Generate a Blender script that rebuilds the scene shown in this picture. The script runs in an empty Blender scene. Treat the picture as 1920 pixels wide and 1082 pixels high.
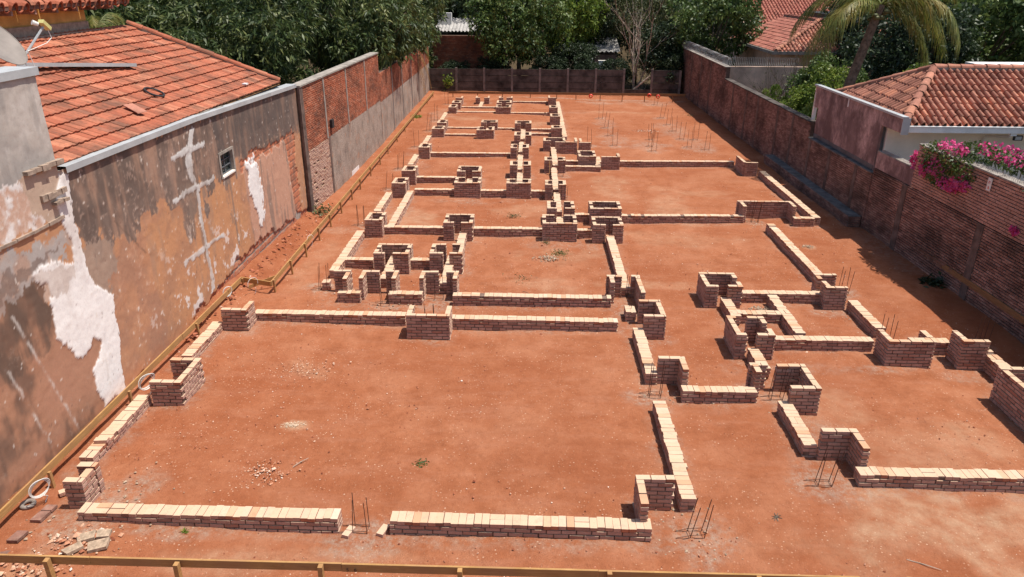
import bpy, bmesh, math, random
import numpy as np
from mathutils import Vector, Matrix, noise as mnoise
R = math.radians
S = bpy.context.scene

# ---------------------------------------------------------------- camera, sky, sun, exposure
cam = bpy.data.cameras.new('camera'); camo = bpy.data.objects.new('camera', cam)
S.collection.objects.link(camo); S.camera = camo
cam.sensor_fit = 'HORIZONTAL'; cam.sensor_width = 36.0
cam.lens = 36.0 * 1376.8 / 1920.0
cam.clip_start = 0.1; cam.clip_end = 900.0
_p, _y, _r = R(22.918), R(-1.324), R(-0.295)
_f = Vector((math.sin(_y)*math.cos(_p), math.cos(_y)*math.cos(_p), -math.sin(_p)))
_x = Vector((math.cos(_y), -math.sin(_y), 0)); _d = _f.cross(_x)
_rt = math.cos(_r)*_x + math.sin(_r)*_d; _dn = -math.sin(_r)*_x + math.cos(_r)*_d
camo.matrix_world = Matrix(((_rt.x, -_dn.x, -_f.x, 0), (_rt.y, -_dn.y, -_f.y, 0), (_rt.z, -_dn.z, -_f.z, 7.7), (0, 0, 0, 1)))

SUN_EL, SUN_AZ = 70.5, 88.0           # azimuth clockwise from +Y (north)
w = bpy.data.worlds.new('World'); S.world = w; w.use_nodes = True
nt = w.node_tree; nt.nodes.clear()
sky = nt.nodes.new('ShaderNodeTexSky'); sky.sky_type = 'NISHITA'; sky.sun_disc = False
sky.sun_elevation = R(SUN_EL); sky.sun_rotation = R(SUN_AZ); sky.dust_density = 1.5
bg = nt.nodes.new('ShaderNodeBackground'); bg.inputs[1].default_value = 0.10
wo = nt.nodes.new('ShaderNodeOutputWorld')
nt.links.new(sky.outputs[0], bg.inputs[0]); nt.links.new(bg.outputs[0], wo.inputs[0])
sl = bpy.data.lights.new('sun', 'SUN'); sl.energy = 4.3; sl.angle = R(0.5); sl.color = (1.0, 0.95, 0.87)
so = bpy.data.objects.new('sun', sl); S.collection.objects.link(so); so.location = (20, 20, 40)
sd = Vector((math.cos(R(SUN_EL))*math.sin(R(SUN_AZ)), math.cos(R(SUN_EL))*math.cos(R(SUN_AZ)), math.sin(R(SUN_EL))))
so.rotation_euler = sd.to_track_quat('Z', 'Y').to_euler()
S.view_settings.view_transform = 'Standard'; S.view_settings.look = 'None'
S.view_settings.exposure = 0.42; S.view_settings.gamma = 1.0
S.cycles.max_bounces = 6; S.cycles.diffuse_bounces = 3; S.cycles.transparent_max_bounces = 6

rng = random.Random(7); nr = np.random.default_rng(7)

# ---------------------------------------------------------------- node material helper
class NM:
    def __init__(s, name, rough=0.9, spec=0.15):
        s.m = bpy.data.materials.new(name); s.m.use_nodes = True
        s.t = s.m.node_tree; s.t.nodes.clear()
        s.out = s.t.nodes.new('ShaderNodeOutputMaterial')
        s.b = s.t.nodes.new('ShaderNodeBsdfPrincipled')
        s.b.inputs['Roughness'].default_value = rough
        s.b.inputs['Specular IOR Level'].default_value = spec
        s.t.links.new(s.b.outputs[0], s.out.inputs[0])
        s._co = None
    def link(s, a, b): s.t.links.new(a, b)
    def co(s):
        if s._co is None:
            s._co = s.t.nodes.new('ShaderNodeTexCoord').outputs['Object']
        return s._co
    def geo(s, n): return s.t.nodes.new('ShaderNodeNewGeometry').outputs[n]
    def mapped(s, sc):
        n = s.t.nodes.new('ShaderNodeMapping'); n.inputs['Scale'].default_value = sc
        s.link(s.co(), n.inputs[0]); return n.outputs[0]
    def noise(s, scale, detail=4, rough=0.6, vec=None, dist=0.0):
        n = s.t.nodes.new('ShaderNodeTexNoise'); n.inputs['Scale'].default_value = scale
        n.inputs['Detail'].default_value = detail; n.inputs['Roughness'].default_value = rough
        n.inputs['Distortion'].default_value = dist
        s.link(vec if vec is not None else s.co(), n.inputs['Vector']); return n.outputs['Fac']
    def voro(s, scale, vec=None, out='Distance'):
        n = s.t.nodes.new('ShaderNodeTexVoronoi'); n.inputs['Scale'].default_value = scale
        s.link(vec if vec is not None else s.co(), n.inputs['Vector']); return n.outputs[out]
    def ramp(s, fac, stops, interp='LINEAR'):
        n = s.t.nodes.new('ShaderNodeValToRGB'); cr = n.color_ramp; cr.interpolation = interp
        while len(cr.elements) < len(stops): cr.elements.new(0.5)
        for e, (p, c) in zip(cr.elements, stops):
            e.position = p; e.color = (c, c, c, 1) if isinstance(c, (int, float)) else (c[0], c[1], c[2], 1)
        s.link(fac, n.inputs[0]); return n.outputs[0]
    def mix(s, fac, a, b, mode='MIX'):
        n = s.t.nodes.new('ShaderNodeMix'); n.data_type = 'RGBA'; n.blend_type = mode
        for v, i in ((fac, 0), (a, 6), (b, 7)):
            if isinstance(v, (int, float)): n.inputs[i].default_value = v
            elif isinstance(v, tuple): n.inputs[i].default_value = (v[0], v[1], v[2], 1)
            else: s.link(v, n.inputs[i])
        return n.outputs[2]
    def math(s, op, a, b=0.0):
        n = s.t.nodes.new('ShaderNodeMath'); n.operation = op
        for i, v in enumerate((a, b)):
            if isinstance(v, (int, float)): n.inputs[i].default_value = v
            else: s.link(v, n.inputs[i])
        return n.outputs[0]
    def attr(s, name, out='Fac'):
        n = s.t.nodes.new('ShaderNodeAttribute'); n.attribute_name = name; return n.outputs[out]
    def color(s, c):
        if isinstance(c, tuple): s.b.inputs['Base Color'].default_value = (c[0], c[1], c[2], 1)
        else: s.link(c, s.b.inputs['Base Color'])
        return s
    def bump(s, h, strength=0.5, dist=0.02):
        n = s.t.nodes.new('ShaderNodeBump'); n.inputs['Strength'].default_value = strength
        n.inputs['Distance'].default_value = dist
        s.link(h, n.inputs['Height']); s.link(n.outputs[0], s.b.inputs['Normal']); return s

M = {}
def plain(name, c, rough=0.8, spec=0.2, var=0.12, scale=6.0, metal=0.0):
    n = NM(name, rough, spec)
    f = n.noise(scale, 5, 0.65)
    lo = tuple(max(0, v*(1-var*1.6)) for v in c); hi = tuple(min(1, v*(1+var)) for v in c)
    n.color(n.ramp(f, [(0.3, lo), (0.7, hi)])); n.b.inputs['Metallic'].default_value = metal
    M[name] = n.m; return n

# red earth
n = NM('earth', 0.95, 0.05)
big = n.noise(0.28, 4, 0.6); mid = n.noise(1.7, 6, 0.7); fine = n.noise(11, 6, 0.75); grit = n.noise(45, 4, 0.8); clod = n.noise(4.2, 7, 0.78, None, 0.6)
streak = n.noise(1.0, 5, 0.7, n.mapped((0.7, 2.6, 1)))
c = n.ramp(mid, [(0.26, (0.255, 0.084, 0.037)), (0.5, (0.350, 0.126, 0.060)), (0.76, (0.43, 0.178, 0.094))])
c = n.mix(n.ramp(big, [(0.42, 0.0), (0.64, 0.65)]), c, (0.285, 0.088, 0.038))
big2 = n.noise(0.42, 5, 0.65, n.mapped((1, 1, 7.3)))
c = n.mix(n.ramp(big2, [(0.50, 0.0), (0.68, 0.5)]), c, (0.44, 0.195, 0.108))
c = n.mix(n.ramp(streak, [(0.5, 0.0), (0.72, 0.42)]), c, (0.42, 0.19, 0.115))
c = n.mix(n.ramp(fine, [(0.28, 0.5), (0.50, 0.0)]), c, (0.22, 0.074, 0.036))
c = n.mix(n.ramp(fine, [(0.60, 0.0), (0.78, 0.30)]), c, (0.50, 0.26, 0.16))
c = n.mix(n.ramp(grit, [(0.34, 0.35), (0.48, 0.0)]), c, (0.24, 0.078, 0.036))
sp = n.voro(16); spc = n.voro(16, out='Color')
chip = n.math('MULTIPLY', n.ramp(sp, [(0.0, 1.0), (0.16, 1.0), (0.24, 0.0)]), n.ramp(n.noise(1.1, 3, 0.7), [(0.42, 0.0), (0.60, 0.75)]))
chipc = n.ramp(n.math('FRACT', n.math('MULTIPLY', spc, 7.3)), [(0.0, (0.26, 0.08, 0.04)), (0.5, (0.52, 0.26, 0.15)), (1.0, (0.66, 0.46, 0.33))])
c = n.mix(chip, c, chipc)
c = n.mix(n.ramp(clod, [(0.28, 0.5), (0.44, 0.0)]), c, (0.23, 0.078, 0.037))
c = n.mix(n.ramp(clod, [(0.58, 0.0), (0.75, 0.45)]), c, (0.48, 0.22, 0.12))
ce = n.attr('cement'); pa = n.attr('pale'); br = n.attr('damp_shade')
cef = n.math('MULTIPLY', ce, n.ramp(n.noise(6.5, 5, 0.75), [(0.40, 0.0), (0.66, 0.8)]))
c = n.mix(n.math('MULTIPLY', pa, n.ramp(n.noise(3.2, 5, 0.7), [(0.3, 0.05), (0.68, 0.7)])), c, (0.50, 0.33, 0.21))
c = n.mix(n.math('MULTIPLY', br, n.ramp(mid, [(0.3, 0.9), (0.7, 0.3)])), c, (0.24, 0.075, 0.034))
c = n.mix(n.attr('litter'), c, n.ramp(n.noise(2.5, 5, 0.75), [(0.3, (0.045, 0.035, 0.020)), (0.6, (0.10, 0.07, 0.04)), (0.8, (0.06, 0.075, 0.025))]))
c = n.mix(cef, c, n.ramp(n.noise(22, 4, 0.8), [(0.3, (0.27, 0.20, 0.155)), (0.7, (0.46, 0.38, 0.30))]))
n.color(c)
n.bump(n.math('ADD', n.math('ADD', n.math('MULTIPLY', fine, 0.6), n.math('MULTIPLY', grit, 0.5)), clod), 0.8, 0.04)
M['earth'] = n.m

# site brick faces and top course
def brick_mat(name, stops, dusty, dustc, grime=0.0, scale=1.0):
    n = NM(name, 0.93, 0.08)
    ri = n.geo('Random Per Island')
    c = n.ramp(ri, stops)
    nz = n.noise(14, 5, 0.75); nf = n.noise(60, 3, 0.8)
    c = n.mix(n.ramp(nz, [(0.33, 0.35), (0.55, 0.0)]), c, tuple(v*0.55 for v in stops[0][1]))
    sep = n.t.nodes.new('ShaderNodeSeparateXYZ'); n.link(n.geo('Normal'), sep.inputs[0])
    up = n.ramp(sep.outputs['Z'], [(0.5, 0.0), (0.8, 1.0)])
    if dusty:
        r2 = n.math('FRACT', n.math('MULTIPLY', ri, 17.31))
        dc = n.ramp(r2, dustc)
        df = n.math('MULTIPLY', up, n.ramp(n.noise(5, 5, 0.75), [(0.28, 0.62), (0.5, dusty)]))
        c = n.mix(df, c, dc)
        c = n.mix(n.math('MULTIPLY', up, n.ramp(n.noise(9, 5, 0.75), [(0.60, 0.0), (0.76, 0.55)])), c, (0.40, 0.33, 0.26))
    mm = n.noise(7, 4, 0.7)
    c = n.mix(n.ramp(mm, [(0.56, 0.0), (0.72, 0.55)]), c, (0.42, 0.31, 0.24))
    if grime:
        g = n.noise(0.9, 6, 0.78, n.mapped((1, 0.6, 1.0)))
        c = n.mix(n.ramp(g, [(0.42, 0.0), (0.62, grime)]), c, (0.075, 0.050, 0.040))
    n.color(c); n.bump(n.math('ADD', nz, nf), 0.6, 0.012); M[name] = n.m
brick_mat('brick_face', [(0.0, (0.40, 0.225, 0.17)), (0.35, (0.50, 0.30, 0.235)), (0.72, (0.56, 0.35, 0.275)), (0.92, (0.42, 0.20, 0.14)), (1.0, (0.27, 0.17, 0.14))], 0.9,
          [(0, (0.60, 0.43, 0.30)), (1, (0.55, 0.37, 0.25))])
brick_mat('brick_top', [(0.0, (0.40, 0.21, 0.15)), (0.3, (0.50, 0.29, 0.22)), (0.66, (0.56, 0.33, 0.25)), (0.88, (0.52, 0.19, 0.10)), (1.0, (0.18, 0.10, 0.085))], 0.98,
          [(0.0, (0.62, 0.445, 0.305)), (0.3, (0.60, 0.425, 0.285)), (0.55, (0.645, 0.475, 0.335)), (0.84, (0.60, 0.41, 0.265)), (0.94, (0.57, 0.32, 0.19)), (1.0, (0.67, 0.52, 0.39))])
brick_mat('brick_old', [(0.0, (0.25, 0.13, 0.10)), (0.4, (0.38, 0.20, 0.15)), (0.75, (0.49, 0.285, 0.22)), (1.0, (0.32, 0.17, 0.13))], 0, None, 0.8)
brick_mat('brick_red', [(0.0, (0.38, 0.115, 0.062)), (0.5, (0.50, 0.165, 0.09)), (0.85, (0.56, 0.22, 0.13)), (1.0, (0.30, 0.13, 0.09))], 0, None, 0.65)
brick_mat('brick_pale', [(0.0, (0.50, 0.27, 0.20)), (0.5, (0.60, 0.34, 0.26)), (1.0, (0.53, 0.28, 0.21))], 0, None, 0.45)
plain('mortar', (0.36, 0.27, 0.21), 0.95, 0.05, 0.25, 9)
plain('joint', (0.20, 0.135, 0.105), 0.95, 0.05, 0.3, 9)
plain('mortar_dark', (0.12, 0.085, 0.068), 0.95, 0.05, 0.3, 5)
n = plain('concrete', (0.33, 0.29, 0.25), 0.9, 0.1, 0.3, 3)
n = plain('concrete_dark', (0.105, 0.088, 0.078), 0.92, 0.1, 0.45, 1.6)
plain('concrete_post', (0.22, 0.185, 0.165), 0.92, 0.1, 0.3, 3)
plain('column_dark', (0.17, 0.12, 0.10), 0.92, 0.1, 0.35, 3)
plain('cement_ledge', (0.17, 0.16, 0.15), 0.9, 0.1, 0.35, 2.5)
plain('white_paint', (0.78, 0.77, 0.75), 0.6, 0.3, 0.1, 3)
plain('cream_paint', (0.85, 0.79, 0.71), 0.8, 0.2, 0.08, 1.2)
plain('beige_plaster', (0.66, 0.48, 0.37), 0.9, 0.1, 0.25, 1.0)
plain('yellow_plaster', (0.62, 0.34, 0.11), 0.9, 0.1, 0.2, 2)
plain('zinc', (0.42, 0.43, 0.43), 0.5, 0.5, 0.12, 2)
plain('zinc_dark', (0.10, 0.105, 0.115), 0.6, 0.4, 0.3, 2)
plain('steel_bar', (0.12, 0.055, 0.035), 0.75, 0.3, 0.4, 30)
plain('white_plastic', (0.75, 0.72, 0.66), 0.5, 0.4, 0.08, 8)
plain('red_plastic', (0.75, 0.06, 0.03), 0.5, 0.4, 0.1, 8)
plain('black_rubber', (0.03, 0.03, 0.032), 0.6, 0.3, 0.2, 8)
plain('dish_paint', (0.26, 0.22, 0.19), 0.5, 0.4, 0.15, 3)
plain('yellow_plastic', (0.62, 0.56, 0.22), 0.5, 0.4, 0.1, 8)
plain('glass_dark', (0.05, 0.065, 0.06), 0.15, 0.6, 0.4, 9)
plain('asbestos', (0.40, 0.38, 0.36), 0.9, 0.1, 0.2, 2)
plain('bark', (0.16, 0.125, 0.095), 0.95, 0.05, 0.35, 8)
plain('bark_pale', (0.42, 0.34, 0.27), 0.95, 0.05, 0.3, 6)
plain('sand', (0.66, 0.52, 0.38), 0.95, 0.05, 0.15, 12)
plain('wire', (0.34, 0.33, 0.32), 0.5, 0.5, 0.1, 8)
plain('grey_chip', (0.42, 0.31, 0.22), 0.95, 0.1, 0.3, 14)
n = NM('chips', 0.95, 0.08)
n.color(n.ramp(n.geo('Random Per Island'), [(0.0, (0.25, 0.075, 0.04)), (0.3, (0.48, 0.21, 0.12)), (0.65, (0.60, 0.36, 0.24)), (0.9, (0.66, 0.50, 0.38)), (1.0, (0.75, 0.68, 0.60))])); M['chips'] = n.m
n = NM('chips_red', 0.95, 0.08)
n.color(n.ramp(n.geo('Random Per Island'), [(0.0, (0.20, 0.06, 0.035)), (0.5, (0.38, 0.13, 0.07)), (0.85, (0.48, 0.20, 0.12)), (1.0, (0.56, 0.36, 0.26))])); M['chips_red'] = n.m
n = NM('timber', 0.8, 0.15)
g = n.noise(3.0, 6, 0.7, n.mapped((1.0, 1.0, 14)))
c = n.ramp(g, [(0.3, (0.31, 0.16, 0.055)), (0.6, (0.46, 0.26, 0.10)), (0.8, (0.54, 0.34, 0.165))])
c = n.mix(n.ramp(n.noise(1.4, 4, 0.7), [(0.42, 0.0), (0.62, 0.65)]), c, (0.36, 0.19, 0.09)); c = n.mix(n.ramp(n.noise(7, 5, 0.75), [(0.58, 0.0), (0.72, 0.6)]), c, (0.24, 0.12, 0.06)); n.color(c); n.bump(g, 0.3, 0.01); M['timber'] = n.m
n = NM('timber_old', 0.85, 0.1)
g = n.noise(3.0, 6, 0.7, n.mapped((1.0, 1.0, 10)))
n.color(n.ramp(g, [(0.3, (0.20, 0.10, 0.045)), (0.7, (0.36, 0.20, 0.095))])); M['timber_old'] = n.m
# roof tiles: one colour per tile
def tile_mat(name, stops, grime, gcol=(0.12, 0.065, 0.045)):
    n = NM(name, 0.85, 0.15)
    c = n.ramp(n.geo('Random Per Island'), stops)
    c = n.mix(n.ramp(n.noise(18, 5, 0.75), [(0.3, 0.4), (0.6, 0.0)]), c, gcol)
    c = n.mix(n.ramp(n.noise(1.6, 5, 0.72), [(0.45, 0.0), (0.66, grime)]), c, gcol)
    n.color(c); n.bump(n.noise(40, 3, 0.7), 0.3, 0.006); M[name] = n.m
tile_mat('tile_orange', [(0.0, (0.36, 0.105, 0.058)), (0.4, (0.445, 0.138, 0.076)), (0.8, (0.475, 0.162, 0.092)), (0.94, (0.55, 0.215, 0.125)), (1.0, (0.26, 0.10, 0.065))], 0.7)
tile_mat('tile_weathered', [(0.0, (0.30, 0.125, 0.088)), (0.45, (0.43, 0.185, 0.13)), (0.8, (0.52, 0.23, 0.155)), (0.93, (0.64, 0.27, 0.165)), (1.0, (0.25, 0.12, 0.09))], 0.5)
tile_mat('tile_pink', [(0.0, (0.32, 0.105, 0.075)), (0.5, (0.42, 0.15, 0.11)), (1.0, (0.50, 0.20, 0.14))], 0.35)
# leaves
def leaf_mat(name, stops, trans=0.25, rough=0.5):
    n = NM(name, rough, 0.35)
    c = n.ramp(n.geo('Random Per Island'), stops)
    oi = n.t.nodes.new('ShaderNodeObjectInfo')
    c = n.mix(n.math('MULTIPLY', oi.outputs['Random'], 0.35), c, stops[0][1])
    cl = n.noise(0.75, 3, 0.6)  # clump noise puts sunlit and dark lumps of the crown into leaf colour
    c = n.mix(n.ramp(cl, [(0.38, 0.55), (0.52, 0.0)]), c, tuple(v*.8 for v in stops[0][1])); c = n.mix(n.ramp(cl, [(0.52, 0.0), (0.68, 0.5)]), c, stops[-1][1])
    n.color(c)
    tr = n.t.nodes.new('ShaderNodeBsdfTranslucent'); n.link(c, tr.inputs[0])
    ms = n.t.nodes.new('ShaderNodeMixShader'); ms.inputs[0].default_value = trans
    n.link(n.b.outputs[0], ms.inputs[1]); n.link(tr.outputs[0], ms.inputs[2]); n.link(ms.outputs[0], n.out.inputs[0])
    M[name] = n.m
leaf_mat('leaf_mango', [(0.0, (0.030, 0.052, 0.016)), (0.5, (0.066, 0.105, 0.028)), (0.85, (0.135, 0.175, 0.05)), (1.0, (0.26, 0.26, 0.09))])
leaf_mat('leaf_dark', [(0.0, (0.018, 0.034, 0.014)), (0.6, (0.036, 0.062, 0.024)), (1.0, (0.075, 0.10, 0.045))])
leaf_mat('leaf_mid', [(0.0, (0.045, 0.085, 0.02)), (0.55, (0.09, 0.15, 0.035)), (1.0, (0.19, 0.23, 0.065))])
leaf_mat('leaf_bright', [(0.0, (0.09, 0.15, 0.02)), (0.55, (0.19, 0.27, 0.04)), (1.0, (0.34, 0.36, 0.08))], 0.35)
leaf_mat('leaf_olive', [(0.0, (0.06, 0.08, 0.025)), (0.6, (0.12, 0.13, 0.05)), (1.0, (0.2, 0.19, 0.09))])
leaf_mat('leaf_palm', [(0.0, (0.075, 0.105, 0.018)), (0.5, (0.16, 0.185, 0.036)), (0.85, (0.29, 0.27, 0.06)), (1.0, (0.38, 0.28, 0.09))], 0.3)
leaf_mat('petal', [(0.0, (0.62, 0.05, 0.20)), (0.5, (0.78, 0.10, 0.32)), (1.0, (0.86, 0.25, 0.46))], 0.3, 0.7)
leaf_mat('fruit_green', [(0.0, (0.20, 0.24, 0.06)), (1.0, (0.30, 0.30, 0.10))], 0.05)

# ---------------------------------------------------------------- mesh helper
class MB:
    def __init__(s): s.v = []; s.f = []; s.mi = []
    def quad(s, pts, m=0):
        i = len(s.v); s.v += [tuple(p) for p in pts]; s.f.append(tuple(range(i, i+len(pts)))); s.mi.append(m)
    def box(s, c, h, ax=None, m=0, skip=()):
        """c centre, h half sizes, ax = three axis vectors"""
        if ax is None: X, Y, Z = (1, 0, 0), (0, 1, 0), (0, 0, 1)
        else: X, Y, Z = ax
        i = len(s.v)
        for sx, sy, sz in ((-1, -1, -1), (1, -1, -1), (1, 1, -1), (-1, 1, -1), (-1, -1, 1), (1, -1, 1), (1, 1, 1), (-1, 1, 1)):
            a, b, d = sx*h[0], sy*h[1], sz*h[2]
            s.v.append((c[0]+X[0]*a+Y[0]*b+Z[0]*d, c[1]+X[1]*a+Y[1]*b+Z[1]*d, c[2]+X[2]*a+Y[2]*b+Z[2]*d))
        for k, q in enumerate(((0, 3, 2, 1), (4, 5, 6, 7), (0, 1, 5, 4), (1, 2, 6, 5), (2, 3, 7, 6), (3, 0, 4, 7))):
            if k in skip: continue
            s.f.append(tuple(i+t for t in q)); s.mi.append(m)
    def bar(s, x0, x1, y0, y1, z0, z1, m=0): s.box(((x0+x1)/2, (y0+y1)/2, (z0+z1)/2), (abs(x1-x0)/2, abs(y1-y0)/2, abs(z1-z0)/2), None, m)
    def beam(s, a, b, wd, ht, m=0):
        a, b = Vector(a), Vector(b); X = (b-a); L = X.length; X.normalize()
        up = Vector((0, 0, 1)) if abs(X.z) < 0.9 else Vector((1, 0, 0))
        Y = up.cross(X).normalized(); Z = X.cross(Y)
        s.box((a+b)/2, (L/2, wd/2, ht/2), (X, Y, Z), m)
    def tube(s, pts, rad, n=6, m=0, cap=True):
        pts = [Vector(p) for p in pts]; base = len(s.v)
        if isinstance(rad, (int, float)): rad = [rad]*len(pts)
        prev = None
        for k, p in enumerate(pts):
            d = (pts[min(k+1, len(pts)-1)] - pts[max(k-1, 0)])
            d = d.normalized() if d.length > 1e-9 else Vector((0, 0, 1))
            if prev is None:
                u = d.orthogonal().normalized()
            else:
                u = (prev - d*prev.dot(d)); u = u.normalized() if u.length > 1e-6 else d.orthogonal().normalized()
            prev = u; v = d.cross(u)
            for j in range(n):
                t = 2*math.pi*j/n; q = p + (u*math.cos(t)+v*math.sin(t))*rad[k]; s.v.append(tuple(q))
        for k in range(len(pts)-1):
            for j in range(n):
                a = base+k*n+j; b = base+k*n+(j+1) % n
                s.f.append((a, b, b+n, a+n)); s.mi.append(m)
        if cap:
            s.f.append(tuple(base+j for j in reversed(range(n)))); s.mi.append(m)
            e = base+(len(pts)-1)*n; s.f.append(tuple(e+j for j in range(n))); s.mi.append(m)
    def ring(s, c, r, t, ax=(Vector((1, 0, 0)), Vector((0, 1, 0))), n=24, k=6, m=0, a0=0.0, a1=2*math.pi):
        pts = [Vector(c)+ax[0]*r*math.cos(a0+(a1-a0)*i/n)+ax[1]*r*math.sin(a0+(a1-a0)*i/n) for i in range(n+1)]
        s.tube(pts, t, k, m)
    def chip(s, c, r, m=0, flat=0.6):
        i = len(s.v); q = nr.uniform(0.6, 1.25, 6); a = rng.uniform(0, 6.28); ca, sa = math.cos(a), math.sin(a); e = rng.uniform(0.55, 1.0)
        P = [(r*q[0], 0, 0), (0, r*q[1]*e, 0), (-r*q[2], 0, 0), (0, -r*q[3]*e, 0), (r*.2, r*.1, r*flat*q[4]), (-r*.1, 0, -r*flat*.5)]
        for p in P: s.v.append((c[0]+p[0]*ca-p[1]*sa, c[1]+p[0]*sa+p[1]*ca, c[2]+p[2]))
        for t in ((0, 1, 4), (1, 2, 4), (2, 3, 4), (3, 0, 4), (1, 0, 5), (2, 1, 5), (3, 2, 5), (0, 3, 5)): s.f.append(tuple(i+k for k in t)); s.mi.append(m)
    def mesh(s, name, mats, smooth=False):
        me = bpy.data.meshes.new(name); me.from_pydata(s.v, [], s.f)
        for mt in (mats if isinstance(mats, (list, tuple)) else [mats]): me.materials.append(M[mt] if isinstance(mt, str) else mt)
        me.polygons.foreach_set('material_index', s.mi)
        if smooth: me.polygons.foreach_set('use_smooth', [True]*len(s.f))
        me.update(); return me
    def build(s, name, mats, parent=None, smooth=False):
        return put(name, s.mesh(name, mats, smooth), parent)

def put(name, data, parent=None):
    o = bpy.data.objects.new(name, data); S.collection.objects.link(o)
    if parent is not None: o.parent = parent
    return o
def tag(o, label=None, cat=None, group=None, kind=None):
    if label: o['label'] = label
    if cat: o['category'] = cat; o['kind'] = 'thing'
    if group: o['group'] = group
    if kind: o['kind'] = kind
    return o
def thing(name, label, cat, loc=(0, 0, 0), group=None, rz=0.0):
    o = put(name, None); o.location = loc; o.rotation_euler.z = rz; o.empty_display_size = 0.3
    return tag(o, label, cat, group)
def sm(a, b, x):
    t = min(1.0, max(0.0, (x-a)/(b-a))); return t*t*(3-2*t)
def gz(x, y):
    """height of the lot's bare ground"""
    return (0.20*sm(24, 44, y)*sm(7.0, -3.0, x) + 0.10*sm(-3.5, -6.5, x)*sm(24, 12, y)
            + 0.06*sm(-3.0, 1.0, x)*sm(3.0, 1.0, x)*sm(18, 8, y) - 0.16*sm(7.6, 9.6, x)*sm(16.5, 12.5, y)
            + 0.22*sm(-7.0, -7.9, x)*sm(30, 24, y)*sm(14, 18, y))

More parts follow.
